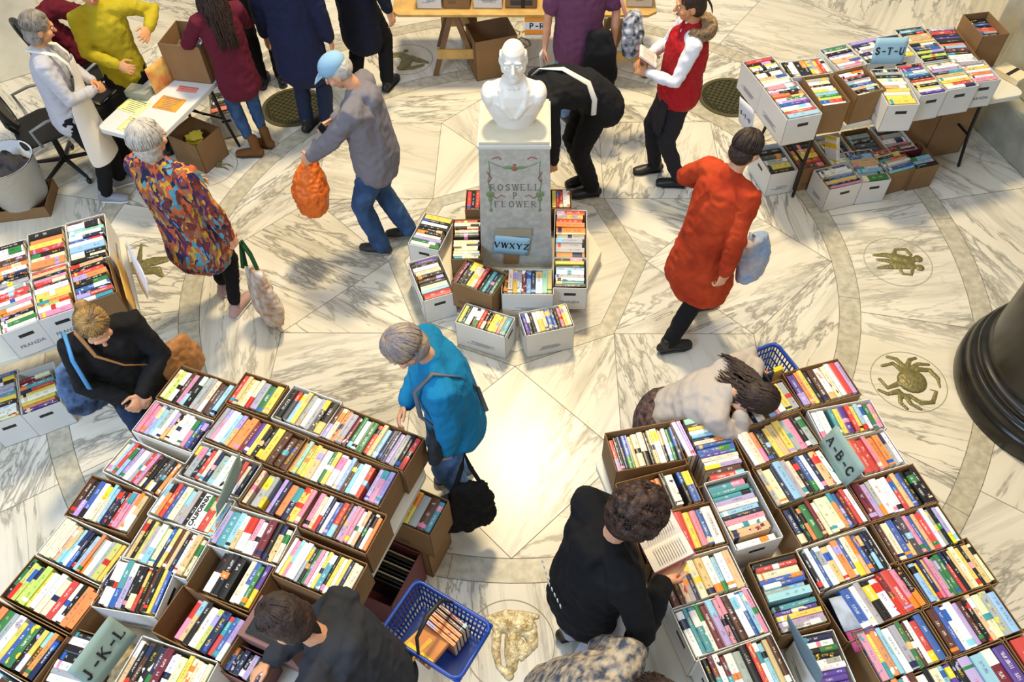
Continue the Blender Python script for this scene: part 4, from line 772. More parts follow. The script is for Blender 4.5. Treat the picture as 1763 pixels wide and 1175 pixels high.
        b.remesh('top' if not top.get('name') else top['name'],top['mat'],root,.011,3,wr=top.get('wr',.016),wscale=top.get('ws',.11))
    # --- hair
    if hair:
        k=hair['kind']; hm=hair['mat']; rg=random.Random(hair.get('seed',3)); b=MB(); HE=lambda c,r:b.ell(h(c),[t*s for t in r],Q,n=18)
        if k=='cap':
            HE((0,-.03,.005),(.083,.085,.08)); b.remesh('hair',hm,root,.008,1,wr=.01,wscale=.02)
            cm=hair['cap']; b=MB(); b.ell(h((0,-.008,.055)),[.088*s,.105*s,.075*s],Q,n=20); c_=b.build('cap',cm,root,smooth=True)
            b=MB(); b.chain([h((0,.07,.052)),h((0,.12,.045)),h((0,.165,.03))],[(.075*s,.007),(.07*s,.006),(.045*s,.005)],16,side=Q@Vector((1,0,0))); b.build('cap_brim',cm,c_,smooth=True)
        elif k=='curly':
            HE((0,-.025,.035),(.098,.11,.1)); HE((0,-.05,-.04),(.095,.085,.09))
            for i in range(260):
                a=rg.uniform(0,2*PI); t=rg.uniform(-.9,1); v=Vector((math.cos(a)*math.sqrt(1-t*t),math.sin(a)*math.sqrt(1-t*t),t))
                if v.y>.45 and v.z<.35: continue
                c_=Vector((0,-.03,.015))+Vector((v.x*.105,v.y*.118,v.z*.118)); r_=rg.uniform(.012,.022); HE(c_,(r_,r_,r_))
            b.remesh('hair',hm,root,.006,0,wr=.006,wscale=.012)
            b=MB()
            for i in range(420):
                a=rg.uniform(0,2*PI); t=rg.uniform(-.8,1); v=Vector((math.cos(a)*math.sqrt(1-t*t),math.sin(a)*math.sqrt(1-t*t),t))
                if v.y>.4 and v.z<.4: continue
                c_=Vector((0,-.03,.015))+Vector((v.x*.115,v.y*.128,v.z*.128)); o1=v.cross(Vector((.3,.2,1))).normalized(); o2=v.cross(o1); r_=rg.uniform(.008,.014); ph=rg.uniform(0,6)
                b.chain([h(c_+o1*r_*math.cos(ph+j*1.1)+o2*r_*math.sin(ph+j*1.1)+v*j*.0012) for j in range(6)],[.0022]*6,4,caps=False)
            b.build('curls',hm,root,smooth=True)
        else:
            big=hair.get('big',1.0); HE((0,-.024,.038),(.084*big,.101*big,.093*big)); HE((0,-.045,-.02),(.08*big,.07*big,.08))
            if k=='bob': HE((0,-.04,-.06),(.088,.07,.07))
            if k=='bun': HE((0,-.12,.03),(.04,.035,.04))
            b.remesh('hair',hm,root,.007,2,wr=.007,wscale=.018)
            b=MB(); n=hair.get('n',170); Ln=hair.get('len',.06); side=hair.get('sides',1)
            for i in range(n):
                ph=rg.uniform(0,2*PI); pts=[]; L_=Ln*rg.uniform(.7,1.1); front=abs(((ph-PI/2+PI)%(2*PI))-PI)
                tm=1.9 if front>1.0 else .95
                for j in range(7):
                    t=.12+j*(tm-.12)/6
                    if k=='pony': pass
                    c_=Vector((.087*big*math.sin(t)*math.cos(ph),-.024+.104*big*math.sin(t)*math.sin(ph),.035+.096*big*math.cos(t)))
                    pts.append(h(c_+Vector((rg.uniform(-.003,.003),rg.uniform(-.003,.003),rg.uniform(-.002,.004)))))
                if k in('long',) and front>1.0:
                    e_=pts[-1]; out_=(e_-hc); out_.z=0; out_=out_.normalized(); fall=Vector(hair.get('fall',(0,-.12,-1))).normalized(); nS=8
                    for j in range(1,nS+1): t=j/nS; pts.append(e_+fall*L_*t+out_*.035*math.sin(t*PI*.8)+Vector((rg.uniform(-.01,.01),rg.uniform(-.01,.01),0)))
                elif k=='pony':
                    e_=h((0,-.115,.02)); pts=pts[:4]+[pts[4]*.5+e_*.5,e_]
                    for j in range(1,7): pts.append(e_+Vector(hair.get('fall',(0,-.25,-1))).normalized()*L_*j/6+Q@Vector((math.cos(ph)*.02*math.sin(j/6*PI),-.03*math.sin(j/6*PI*.6),0)))
                b.chain(pts,[.0045]+[.0042]*(len(pts)-2)+[.0015],4,caps=False)
            b.build('hair_strands',hm,root,smooth=True)
    return dict(root=root,P=P,w=wst,ch=ch,nk=nk,hc=hc,Q=Q,S=S,J=J,X=X,s=s,L=Lg,up=up(lean),h=h)
jean=fabric('denim','#2b4468','#3d5a82',.3,10); jeanl=fabric('light_denim','#5b7da8','#7d9bbd',.3,10); blackf=fabric('black_fabric','#17171a'); shoeb=mat('black_shoe','#19191a',.45)
wsole=mat('white_sole','#d8d6d0',.6)
hdark=mat('dark_brown_hair','#1f140f',.6,bump=.4,bscale=60,var=.4,vscale=30,col2='#38241a'); hwhite=mat('white_hair','#c9c3b8',.5,bump=.4,bscale=60,var=.3,vscale=26)
hgrey=mat('grey_hair','#6d675f',.5,bump=.4,bscale=60,var=.4,vscale=26,col2='#978f84'); hblond=mat('blonde_hair','#b08a4c',.45,bump=.4,bscale=60,var=.6,vscale=16,col2='#4c3c2a'); hbrown=mat('brown_hair','#352116',.6,bump=.4,bscale=60,var=.4,vscale=30)
# 1 cashier in apron
p1=person('person in pale grey cardigan and long white apron standing by the cash table',-3.53,.80,20,1.60,lean=6,pitch=14,hyaw=18,hands={'R':(.05,.27,1.03),'L':(-.04,.27,1.05)},hints={'R':(1,-.3,-.8),'L':(-1,-.3,-.8)},hcurl=(.9,.9),fyaw=(-20,10),feet={'R':(.09,-.02),'L':(-.09,.1)},
  top=dict(mat=fabric('grey_cardigan','#b7b8c2'),hem=.84,name='cardigan',flare=1.06,ws=.08),pants=dict(mat=blackf),shoes=dict(mat=mat('grey_sneaker','#8d8f98',.6),sole=wsole),hair=dict(kind='bob',mat=hgrey,len=.05,seed=5),skin=SKw)
def apron(p,m,top=1.3,bot=.42,w=.2):
    b=MB(); s=p['s']; rows_=[]
    for z,a,d in ((bot,.21,.175),(bot+.15,.2,.16),(.75,.185,.15),(.95,.175,.152),(1.02,.165,.15),(1.08,.11,.148),(1.2,.09,.15),(top,.075,.145)):
        off=p['P'].y+(math.sin(R(4))*(z-.9)*1.3 if z>.9 else 0); row=[]
        for j in range(9):
            t=-1+j/4; an=t*a/.13; row.append(Vector((p['P'].x+math.sin(an)*(.20 if z<1.05 else .12),off+.03+math.cos(an)*(d+.012)+.012*math.sin(j*2.1)*(1 if z<.8 else 0),z)))
        rows_.append(row)
    n=9; vs=[v for r_ in rows_ for v in r_]; b.add(vs,[(i*n+j,i*n+j+1,(i+1)*n+j+1,(i+1)*n+j) for i in range(len(rows_)-1) for j in range(n-1)])
    o=b.build('apron',m,p['root'],smooth=True); sf=o.modifiers.new('s','SOLIDIFY'); sf.thickness=.006; ss=o.modifiers.new('ss','SUBSURF'); ss.levels=1; ss.render_levels=2
    for sg in (-1,1):
        b=MB(); b.chain([(sg*.07,.185,1.20),(sg*.078,.185,1.29),(sg*.08,.14,1.375),(sg*.06,.03,1.42),(0,-.05,1.41)],[(.02,.009)]*5,8); b.build('apron_strap',m,o,smooth=True)
apron(p1,fabric('white_apron','#e6e1d6'))
# 2 yellow sweater
person('person in mustard yellow sweater gesturing behind the cash table',-3.29,1.42,-62,1.62,lean=7,pitch=10,hands={'R':(.02,.26,1.02),'L':(-.30,.22,1.22)},hints={'R':(1,-.4,-.9),'L':(-1,0,-.6)},hcurl=(.5,.4),
  top=dict(mat=fabric('mustard_sweater','#b5a526',bump=.5,bs=120),hem=.80,fat=1.06,name='sweater'),pants=dict(mat=blackf),shoes=dict(mat=shoeb),hair=dict(kind='short',mat=hgrey),skin=SKw)
# 3 maroon top
person('person with very long brown hair, maroon top and tan ankle boots, seen from behind',-2.33,1.36,125,1.58,lean=4,pitch=18,hands={'R':(.1,.34,1.15),'L':(-.12,.34,1.15)},hints={'R':(1,-.6,-.8),'L':(-1,-.6,-.8)},fyaw=(40,55),feet={'R':(.07,.03),'L':(-.07,-.03)},
  top=dict(mat=fabric('maroon_knit','#5b1a2c'),hem=.74,fat=1.04,flare=1.05,name='blouse'),pants=dict(mat=jean,leg=.82,fat=.9,cuff=.35),shoes=dict(mat=fabric('tan_suede','#6e4a2a'),high=.12,sole=mat('brown_sole','#3c2a1c',.7)),hair=dict(kind='long',mat=hbrown,len=.46,n=420,fall=(0,-.22,-1),seed=8))
# 4 navy, 5 navy coat, black jacket
navy=fabric('navy_wool','#1d2340'); 
person('broad person in a navy coat and jeans standing with their back to the hall',-1.86,1.66,82,1.78,lean=2,fyaw=(12,-12),hands={'R':(.28,.06,.86),'L':(-.30,.06,.86)},
  top=dict(mat=navy,hem=.62,fat=1.22,flare=1.02,name='coat'),pants=dict(mat=fabric('dark_denim','#232c44'),fat=1.05),shoes=dict(mat=shoeb),hair=dict(kind='short',mat=hgrey),shw=1.15)
person('person in a near-black overcoat walking away left of the sawhorse',-1.43,2.22,60,1.78,lean=4,feet={'R':(.09,.12),'L':(-.09,-.12)},hands={'R':(.36,.02,.86),'L':(-.26,.08,.86)},
  top=dict(mat=fabric('ink_wool','#15192b'),hem=.55,fat=1.08,name='coat'),pants=dict(mat=blackf),shoes=dict(mat=shoeb),hair=dict(kind='short',mat=hdark))
pj=person('person in a black jacket with a gold back print, cut by the top edge',-2.42,2.35,100,1.74,lean=2,top=dict(mat=fabric('black_jacket','#131312'),hem=.8,fat=1.12,name='jacket'),pants=dict(mat=blackf),shoes=dict(mat=shoeb),hair=dict(kind='short',mat=hdark,seed=12))
b=MB(); b.box((.0,-.135,1.26),(.2,.006,.03)); b.box((.05,-.132,1.2),(.14,.006,.022)); b.build('gold_print',mat('gold_print','#c99a2e',.6),pj['root'],bevel=.002)
# 6 grey hoodie man
p6=person('person in grey hoodie, jeans and pale blue baseball cap looking at a phone',-1.02,.20,176,1.69,lean=7,pitch=30,hyaw=6,hands={'R':(.12,.30,1.12),'L':(-.16,.50,.93)},hints={'R':(.8,-.5,-1),'L':(-.8,-.3,-1)},hcurl=(.6,1.3),fyaw=(6,-6),feet={'R':(.1,-.12),'L':(-.1,.06)},
  top=dict(mat=fabric('grey_fleece','#77747b'),hem=.83,fat=1.2,belly=1.1,hood=True,name='hoodie'),pants=dict(mat=jean,fat=1.12,leg=1.2,cuff=.0),shoes=dict(mat=mat('dark_sneaker','#2a2a2a',.6),sole=mat('grey_sole','#8b867a',.7)),
  hair=dict(kind='cap',mat=hwhite,cap=fabric('pale_blue_cap','#8db4cf')),shw=1.08)
# 7 colourful sweater
def multi():
    m=bpy.data.materials.new('multicolour_knit'); m.use_nodes=True; nt=m.node_tree; N=nt.nodes; b=N['Principled BSDF']; b.inputs['Roughness'].default_value=.9
    tc=N.new('ShaderNodeTexCoord'); mp=N.new('ShaderNodeMapping'); mp.inputs['Scale'].default_value=(1,1,.38); nt.links.new(tc.outputs['Object'],mp.inputs[0])
    wv=N.new('ShaderNodeTexNoise'); wv.inputs['Scale'].default_value=14; nt.links.new(mp.outputs[0],wv.inputs['Vector'])
    ad=N.new('ShaderNodeMix'); ad.data_type='VECTOR'; ad.inputs[0].default_value=.16; nt.links.new(mp.outputs[0],ad.inputs[4]); nt.links.new(wv.outputs['Color'],ad.inputs[5])
    v=N.new('ShaderNodeTexVoronoi'); v.inputs['Scale'].default_value=36; nt.links.new(ad.outputs[1],v.inputs['Vector'])
    sp=N.new('ShaderNodeSeparateColor'); nt.links.new(v.outputs['Color'],sp.inputs[0]); cr=N.new('ShaderNodeValToRGB'); cr.color_ramp.interpolation='CONSTANT'
    cols=['#3a1f4e','#b5552c','#6b2f2a','#c79a35','#1d2440','#4f94ab','#8a4a3a','#c8622f','#4a2560','#9a6a4a']; el=cr.color_ramp.elements
    el[0].color=lin(cols[0]); el[1].position=.1; el[1].color=lin(cols[1])
    for i,c in enumerate(cols[2:]): e=el.new(.2+i*.1); e.color=lin(c)
    nt.links.new(sp.outputs[0],cr.inputs[0]); nt.links.new(cr.outputs[0],b.inputs['Base Color'])
    bp=N.new('ShaderNodeBump'); bp.inputs['Strength'].default_value=.6; bp.inputs['Distance'].default_value=.01; nt.links.new(v.outputs['Distance'],bp.inputs['Height']); nt.links.new(bp.outputs[0],b.inputs['Normal']); return m
p7=person('white-haired person in a multicoloured knitted sweater carrying a patterned tote',-2.22,-.50,72,1.66,lean=-2,hyaw=-12,pitch=4,hands={'R':(.33,.02,.80),'L':(-.16,.30,1.0)},hints={'R':(1,-.6,-.2),'L':(-1,-.4,-.8)},hcurl=(1.3,.5),feet={'R':(.1,.0),'L':(-.1,.16)},fyaw=(0,0),
  top=dict(mat=multi(),hem=.66,fat=1.22,flare=1.12,wr=.022,name='sweater'),pants=dict(mat=blackf,fat=.95,leg=.8,cuff=.12),shoes=dict(mat=mat('pink_sneaker','#b39490',.6),sole=wsole,high=.0),hair=dict(kind='bob',mat=hwhite,big=1.12,len=.05,seed=4),shw=1.05)
# 8 purple shirt
p8=person('person in purple short-sleeved shirt and jeans with a dark jacket over the arm',.50,1.70,-86,1.68,lean=3,hands={'R':(.29,.08,.86),'L':(-.28,.10,.90)},hints={'R':(1,-.5,-.3),'L':(-1,-.5,-.3)},hcurl=(.9,1.1),feet={'R':(.08,-.1),'L':(-.12,.05)},fyaw=(30,-30),
  top=dict(mat=fabric('purple_heather','#6a3f5c'),hem=.78,fat=1.2,sleeve='short',belly=1.15,name='shirt'),pants=dict(mat=jeanl,fat=1.15,leg=1.15),shoes=dict(mat=mat('brown_shoe','#3a2823',.6),sole=wsole),hair=dict(kind='short',mat=hdark,seed=31),shw=1.08)
# 9 bending black
p9=person('person in black bending over behind the pedestal with a white strap across the back',.60,.86,196,1.68,lean=88,pitch=5,pel=.92,hands={'R':(.05,.30,.42),'L':(-.2,.38,.40)},hints={'R':(1,-.2,.2),'L':(-1,-.2,.2)},
  top=dict(mat=fabric('black_shell','#1c1d21'),hem=.80,fat=1.14,name='jacket'),pants=dict(mat=fabric('black_trousers','#17181c'),fat=1.1,leg=1.15),shoes=dict(mat=shoeb),hair=dict(kind='short',mat=hdark,seed=14),shw=1.05)
b=MB(); c0=p9['ch']; b.chain([p9['nk']+Vector((.14,-.02,.03)),p9['nk']+Vector((.09,-.06,.115)),c0+Vector((-.02,.0,.165)),p9['w']+Vector((-.13,.03,.135)),p9['w']+Vector((-.2,0,.03)),p9['w']+Vector((-.2,0,-.1))],[(.022,.006)]*6,8,side=(0,1,0)); b.build('white_strap',mat('white_strap','#dcdcd8',.7),p9['root'],smooth=True)
# 10 red vest
p10=person('person in a red vest with fur hood trim and white sleeves reading a booklet',1.26,.98,182,1.66,lean=-2,pitch=12,hands={'R':(.09,.28,1.14),'L':(-.08,.28,1.12)},hints={'R':(1,-.3,-.9),'L':(-1,-.3,-.9)},hcurl=(.7,.7),feet={'R':(.1,.08),'L':(-.1,-.1)},
  top=dict(mat=fabric('white_sleeve','#dddfe6'),hem=.93,fat=.9,name='shirt'),pants=dict(mat=fabric('charcoal_trousers','#232227'),fat=1.02),shoes=dict(mat=shoeb),hair=dict(kind='pony',mat=hbrown,len=.12,seed=6),skin=SKw)
b=MB(); q=p10; b.chain([q['P']-Vector((0,0,.02)),q['w'],q['ch'],q['ch']+q['up']*.1,q['nk']-q['up']*.02],[(.205,.165),(.19,.155),(.205,.155),(.19,.135),(.09,.075)],20,side=(1,0,0)); b.remesh('vest',fabric('red_quilted_vest','#a3161f',rough=.6),q['root'],.011,3,wr=.02,wscale=.07)
b=MB(); n_=q['nk']
for i in range(26):
    a=-PI*.15-i/25*PI*.7-0; 
for i in range(90):
    t=i/89; a=R(-200+220*t); c_=n_+Vector((math.cos(a)*.125,-.03+math.sin(a)*.12,-.005+.02*math.sin(i*1.7))); b.ell(c_,(.03,.03,.03),n=8)
b.ell(n_+Vector((0,-.10,-.02)),(.085,.05,.07))
o=b.remesh('fur_hood_trim',mat('tan_fur','#9b7f5e',.95,bump=.8,bscale=90,var=.4,vscale=40),q['root'],.008,0,wr=.02,wscale=.014)
b=MB(); rg=random.Random(2)
for i in range(600):
    a=R(rg.uniform(-200,20)); c_=n_+Vector((math.cos(a)*.125,-.03+math.sin(a)*.12,-.005)); v=Vector((rg.gauss(0,1),rg.gauss(0,1),rg.gauss(.3,1))).normalized(); b.chain([c_+v*.022,c_+v*.05+Vector((0,0,-.006))],[.003,.0006],4,caps=False)
b.build('fur_strands',MATS['tan_fur'],o,smooth=True)
b=MB(); b.chain([q['P']+Vector((-.12,.125,-.0)),q['P']+Vector((0,.155,-.0)),q['P']+Vector((.12,.125,.0))],[(.055,.006)]*3,8,side=(0,0,1)); b.build('waist_pouch',mat('pale_pouch','#b9bccb',.7),q['root'],smooth=True)
b=MB()
for sg in (0,):
    b.chain([q['P']+Vector((0,.1,-.03)),q['P']+Vector((0,.125,-.2)),q['P']+Vector((0,.14,-.33))],[(.14,.045),(.165,.04),(.175,.035)],14,side=(1,0,0))
b.remesh('waist_apron',fabric('black_apron','#262328'),q['root'],.012,2,wr=.012)
# 11 orange coat
p11=person('person in a long orange-red coat striding across the marble floor',1.27,-.66,38,1.64,lean=14,pitch=14,hands={'R':(.26,-.10,.86),'L':(-.30,.30,1.02)},hints={'R':(1,-.8,-.2),'L':(-1,-.5,-.5)},feet={'R':(.08,-.28,.10),'L':(-.08,.18)},fyaw=(-25,-20),hcurl=(.9,.6),
  top=dict(mat=fabric('orange_red_wool','#bd4420','#9c3016',.3,6),hem=.56,fat=1.16,flare=1.3,wr=.02,name='coat'),pants=dict(mat=blackf),shoes=dict(mat=shoeb),hair=dict(kind='short',mat=hdark,seed=17))
# 12 blonde black top
p12=person('blonde person in a black sweater with a tan shoulder bag looking down at the cartons',-2.24,-1.74,-58,1.60,lean=8,pitch=38,hyaw=4,hands={'R':(.045,.25,.98),'L':(-.03,.26,.99)},hints={'R':(1,-.3,-.7),'L':(-1,-.3,-.7)},hcurl=(1.0,1.0),
  top=dict(mat=fabric('black_knit','#1a1a1c'),hem=.80,fat=1.12,name='sweater'),pants=dict(mat=fabric('indigo_denim','#26344f')),shoes=dict(mat=shoeb),hair=dict(kind='bun',mat=hblond,seed=9,big=.98),skin=SK)
# 13 blue fleece
p13=person('grey-haired person in a bright blue fleece jacket and jeans browsing the left table',-.31,-2.00,196,1.66,lean=12,pitch=34,hands={'R':(.05,.26,1.02),'L':(-.20,.10,.82)},hints={'R':(1,-.5,-.8),'L':(-1,-.9,-.3)},hcurl=(.6,1.3),fyaw=(5,-5),
  top=dict(mat=fabric('blue_fleece','#1476a6',bump=.35,bs=90),hem=.84,fat=1.28,name='fleece'),pants=dict(mat=fabric('mid_denim','#456a9f','#5d82b5',.3,10),fat=1.08,leg=1.1),shoes=dict(mat=mat('navy_shoe','#3a4560',.6),sole=wsole),hair=dict(kind='short',mat=mat('ash_hair','#7d7478',.5,bump=.4,bscale=60,var=.5,vscale=14,col2='#a9967e'),big=1.1,seed=13),shw=1.04)
# 14 hoodie bottom
p14=person('dark-haired person in a charcoal hooded jacket reaching into the left cartons',-.56,-3.46,168,1.66,lean=26,pitch=20,hands={'R':(-.06,.46,1.10),'L':(-.36,.02,1.0)},hints={'R':(1,-.2,-.9),'L':(-1,-1,.2)},hcurl=(.8,1.2),
  top=dict(mat=fabric('charcoal_jersey','#303238'),hem=.82,fat=1.14,hood=True,name='hooded_jacket',wr=.022),pants=dict(mat=fabric('navy_trousers','#1c2740')),shoes=dict(mat=shoeb),hair=dict(kind='pony',mat=hdark,len=.16,seed=19,n=260,big=1.08),shw=1.06)
# 15 curly reader
p15=person('person with dark curly hair in a black jacket holding an open book',.38,-3.03,22,1.70,lean=13,pitch=36,hands={'R':(.17,.30,1.16),'L':(-.16,.33,1.17)},hints={'R':(1,-.5,-.7),'L':(-1,-.5,-.7)},hcurl=(.45,.45),hdir={'R':(-.45,.9,.1),'L':(.4,.9,.1)},hnrm={'R':(-.3,.0,1),'L':(.3,0,1)},
  top=dict(mat=fabric('black_jersey','#121316'),hem=.80,fat=1.22,hood=True,name='hooded_jacket',wr=.018),pants=dict(mat=fabric('pale_grey_sweatpants','#a9adbd'),fat=1.1,leg=1.2),shoes=dict(mat=shoeb),hair=dict(kind='curly',mat=mat('dark_curls','#1d120f',.6,var=.4,vscale=30,col2='#402619'),seed=21),shw=1.08)
b=MB(); c0=p15['ch']; 
for i in range(9):
    t=i/8; b.box((-.14+.22*t,-.168+.02*abs(t-.5)-.005,1.12-.03*t),(.014,.004,.022),0,rot=Matrix.Rotation(R(-10),3,'Y'))
b.build('back_print',mat('white_print','#b9beb5',.7),p15['root'],bevel=.001)
# 16 bending right
p16=person('person with long dark hair in a pale grey shirt bent over the right cartons',.93,-1.90,-16,1.52,lean=42,pitch=66,pel=.76,hands={'R':(.08,.36,1.04),'L':(-.15,.40,1.08)},hints={'R':(1,-.2,-.9),'L':(-1,.2,-.4)},hcurl=(.6,.7),
  top=dict(mat=fabric('pale_taupe_cotton','#b3aaa2'),hem=.84,fat=1.14,name='shirt',wr=.02),pants=dict(mat=blackf),shoes=dict(mat=shoeb),hair=dict(kind='long',mat=hbrown,len=.26,n=260,fall=(-.45,-.8,-.1),seed=23),shw=1.05)
b=MB(); q=p16; b.chain([q['P']-Vector((0,.03,.02)),q['P']-Vector((0,.03,.1)),q['P']-Vector((0,.02,.25)),q['P']-Vector((0,.02,.42))],[(.20,.17),(.22,.18),(.215,.175),(.21,.17)],18,side=(1,0,0)); b.remesh('skirt',fabric('dark_paisley','#232023','#6e5650',.6,30),q['root'],.012,3,wr=.014)
# 17 paisley bottom
p17=person('person with straight dark hair in a blue-grey paisley jacket, cut by the bottom edge',.25,-3.52,-22,1.62,lean=40,pitch=18,hands={'R':(.1,.3,1.0),'L':(-.1,.3,1.0)},top=dict(mat=fabric('paisley_jacket','#3f4757','#b5a68f',.6,28),hem=.8,fat=1.12,name='jacket'),pants=dict(mat=blackf),shoes=dict(mat=shoeb),hair=dict(kind='long',mat=hdark,len=.14,n=300,seed=27),shw=1.12)

# ---------------------------------------------------------------- signs
bluep=mat('blue_paper','#9cc4d6',.8); greenp=mat('grey_green_paper','#8fa7a0',.8); whitep=mat('white_paper','#dfe2ea',.8); yellowp=mat('yellow_paper','#f2ee9a',.8); orangep=mat('orange_paper','#f0982c',.8); pinkp=mat('salmon_paper','#e58678',.8)
inkb=mat('ink_black','#1f2124',.7)
def sheet(name,c,ux,uy,w,h,m,label,cat,body=None,th=.05,lines=0,bend=0,lm=None,off=0,group=None):
    """paper lying in the plane of ux (text direction) and uy (text up), centred on c"""
    ux=Vector(ux).normalized(); uy=Vector(uy); uy=(uy-ux*uy.dot(ux)).normalized(); uz=ux.cross(uy)
    b=MB(); n=8; 
    for i in range(n+1):
        for j in range(5):
            u=(i/n-.5)*w; v=(j/4-.5)*h; b.v.append((u,v,bend*math.sin(i/n*PI+j*.5)))
    b.f=[(i*5+j,(i+1)*5+j,(i+1)*5+j+1,i*5+j+1) for i in range(n) for j in range(4)]; b.m=[0]*len(b.f)
    o=b.build(name,m,smooth=True); s=o.modifiers.new('s','SOLIDIFY'); s.thickness=.0012
    Mx=Matrix((ux,uy,uz)).transposed().to_4x4(); Mx.translation=Vector(c); o.matrix_world=Mx; tag(o,label,cat,group)
    if body: 
        t=serif(body,th,lm or inkb,o,'lettering',(off,0,.0012+abs(bend)),(0,0,0))
    if lines:
        b=MB(); rg=random.Random(int(w*1e4)+lines)
        for i in range(lines): 
            ww=w*rg.uniform(.4,.8); b.box((0,h*(.38-.76*i/max(1,lines-1)),.0016+abs(bend)),(ww,h*(.035 if i else .07),.0006))
        b.build('printed_lines',grayink,o)
    return o
sheet('letter_sign',(-.032,-.186,.372),(1,0,-.12),(0,.02,1),.262,.185,bluep,'light blue VWXYZ paper sign taped to the pedestal front','sign','VWXYZ',.052)
b=MB(); b.box((-.02,-.1785,.50),(.27,.004,.075)); o=b.build('tape_shadow_band',mat('tape_shadow_band','#a59a7f',.9)); tag(o,'beige strip painted as the shadow band of earlier tape above the VWXYZ sign','card')  # thin slab coloured as the shadow band of the former tape area
b=MB(); b.box((-.04,-.181,.225),(.11,.006,.11)); o=b.build('cardboard_tab',brown); tag(o,'brown cardboard tab under the VWXYZ sign on the pedestal','card')
sheet('letter_sign',(2.868,1.185,1.10),(1,.0,0),(0,.28,1),.252,.2,bluep,'light blue S-T-U sign standing among the cartons on the rear right table','sign','S-T-U',.05,bend=.004,off=0)
sheet('letter_sign',(1.842,1.02,.62),(.36,-.93,0),(-.15,-.05,1),.21,.26,whitep,'white S-T-U sheet hanging from the left end of the rear right table','sign','S-T-U',.034,bend=.006)
sheet('letter_sign',(1.715,-2.36,1.07),(.30,-.95,0),(.35,.05,1),.27,.17,greenp,'grey-green A-B-C sign standing between cartons of the right table','sign','A-B-C',.05,bend=.006)
sheet('letter_sign',(-1.80,-3.39,1.06),(.42,.907,0),(-.42,.1,1),.27,.19,greenp,'grey-green J-K-L sign standing at the bottom left of the left table','sign','J-K-L',.055,bend=.004)
sheet('letter_sign',(-1.412,-2.56,1.085),(.25,.97,0),(.28,.05,1),.3,.17,greenp,'grey-green sign seen nearly edge on in the middle of the left table','sign',None,bend=.012)
sheet('letter_sign',(1.33,-3.34,1.08),(.28,-.96,0),(-.25,.05,1),.28,.18,mat('slate_paper','#6d8592',.8),'slate blue sign seen nearly edge on near the bottom of the reading table','sign',None,bend=.012)
ps=sheet('letter_sign',(.163,2.325,.635),(1,0,0),(0,0,1),.24,.2,orangep,'orange and white letter sign hanging from the trestle table behind the bust','sign')
b=MB(); b.box((0,0,.002),(.24,.075,.001)); b.box((0,-.1,.002),(.24,.02,.001)); b.build('white_band',whitep,ps); serif('P-R',.05,inkb,ps,'lettering',(-.01,0,.003))
sheet('yellow_sheet',(-2.49,-1.03,.88),(.46,-.89,0),(0,0,1),.46,.22,mat('mustard_card','#d9a94a',.8),'mustard yellow card on the side of the far-left cartons','card')
sheet('white_sheet',(-2.43,-.93,.92),(.5,-.85,0),(.2,.1,1),.42,.16,whitep,'white paper sign seen edge on beside the mustard card','sign',bend=.015)
# check-in papers
tx=math.atan2(.937,.35)
ct=ftable(-2.90,1.12,math.degrees(math.atan2(.937,.35)),1.0,.56,'small white folding table with coloured notices and a large open carton',col=mat('white_table','#cfd3d4',.5),inset=.15)
def flat(cx,cy,a,w,h,m,lb,n=7): return sheet('notice_sheet',(cx,cy,.7472),(math.cos(R(a)),math.sin(R(a)),0),(-math.sin(R(a)),math.cos(R(a)),0),w,h,m,lb,'paper',lines=n)
flat(-3.11,1.02,-25,.22,.17,yellowp,'pale yellow notice on the white table nearest the standing yellow sign'); flat(-3.03,.77,-22,.22,.17,yellowp,'pale yellow notice at the front corner of the white table'); flat(-2.83,1.05,-18,.22,.17,orangep,'orange notice in the middle of the white table'); flat(-2.73,1.24,-12,.17,.07,pinkp,'small salmon notice near the big open carton',3)
st=sheet('picture_card',(-2.93,1.27,.86),(.45,.89,0),(-.05,0,1),.22,.24,mat('picture_card','#e3c36a',.7,var=.6,vscale=6,col2='#c9713a'),'yellow and orange picture card standing on the white table','card')
b=MB(); b.box((0,0,.03),(.2,.12,.06)); o=b.build('cash_tray',mat('tray_grey','#8f9487',.6),bevel=.004); o.location=(-3.10,1.17,.746); o.rotation_euler=(0,0,R(-15)); tag(o,'grey cash tray beside the pale yellow notice','tray')
def opencarton(name,c,rz,d,label,m=brown,flaps=False,cat='box'):
    r_=empty(name,c,R(rz),label,cat); b=MB(); x,y,z=d; t=.006
    b.box((0,0,t/2),(x,y,t),mi=1)
    for cx,cy,dx,dy in ((0,y/2-t/2,x,t),(0,-y/2+t/2,x,t),(x/2-t/2,0,t,y),(-x/2+t/2,0,t,y)): b.box((cx,cy,z/2),(dx,dy,z))
    b.build('carton_body',[m,browni],r_); return r_
bc=opencarton('open_carton',(-2.69,1.51,.746),-10,(.36,.34,.34),'large open brown carton on the white table beside the person in maroon')
b=MB(); b.chain([(-2.72,1.56,.98),(-2.66,1.58,1.02),(-2.60,1.55,.97)],[.05,.07,.05],10); o=b.remesh('crumpled_tissue',mat('lilac_tissue','#bcbfe0',.8),None,.008,1,wr=.03,wscale=.03); tag(o,'crumpled lilac tissue paper poking out of the large carton','tissue')
b=MB(); b.box((-2.69,1.5,.86),(.27,.24,.21)); o=b.build('book_bundle',mat('packed_paper','#6d6358',.9,var=.5,vscale=30)); tag(o,'packed dark books inside the large open carton','books')
oc=opencarton('open_carton',(-2.84,1.27,0),-28,(.34,.30,.30),'open brown carton on the floor with yellow slips inside')
b=MB()
for i in range(9): b.box((.02*(i%3)-.04,.03*(i//3)-.05,.15+.012*i),(.13,.1,.002),rz=i*.7)
b.build('yellow_slips',mat('yellow_slips','#e3d24a',.8),oc)
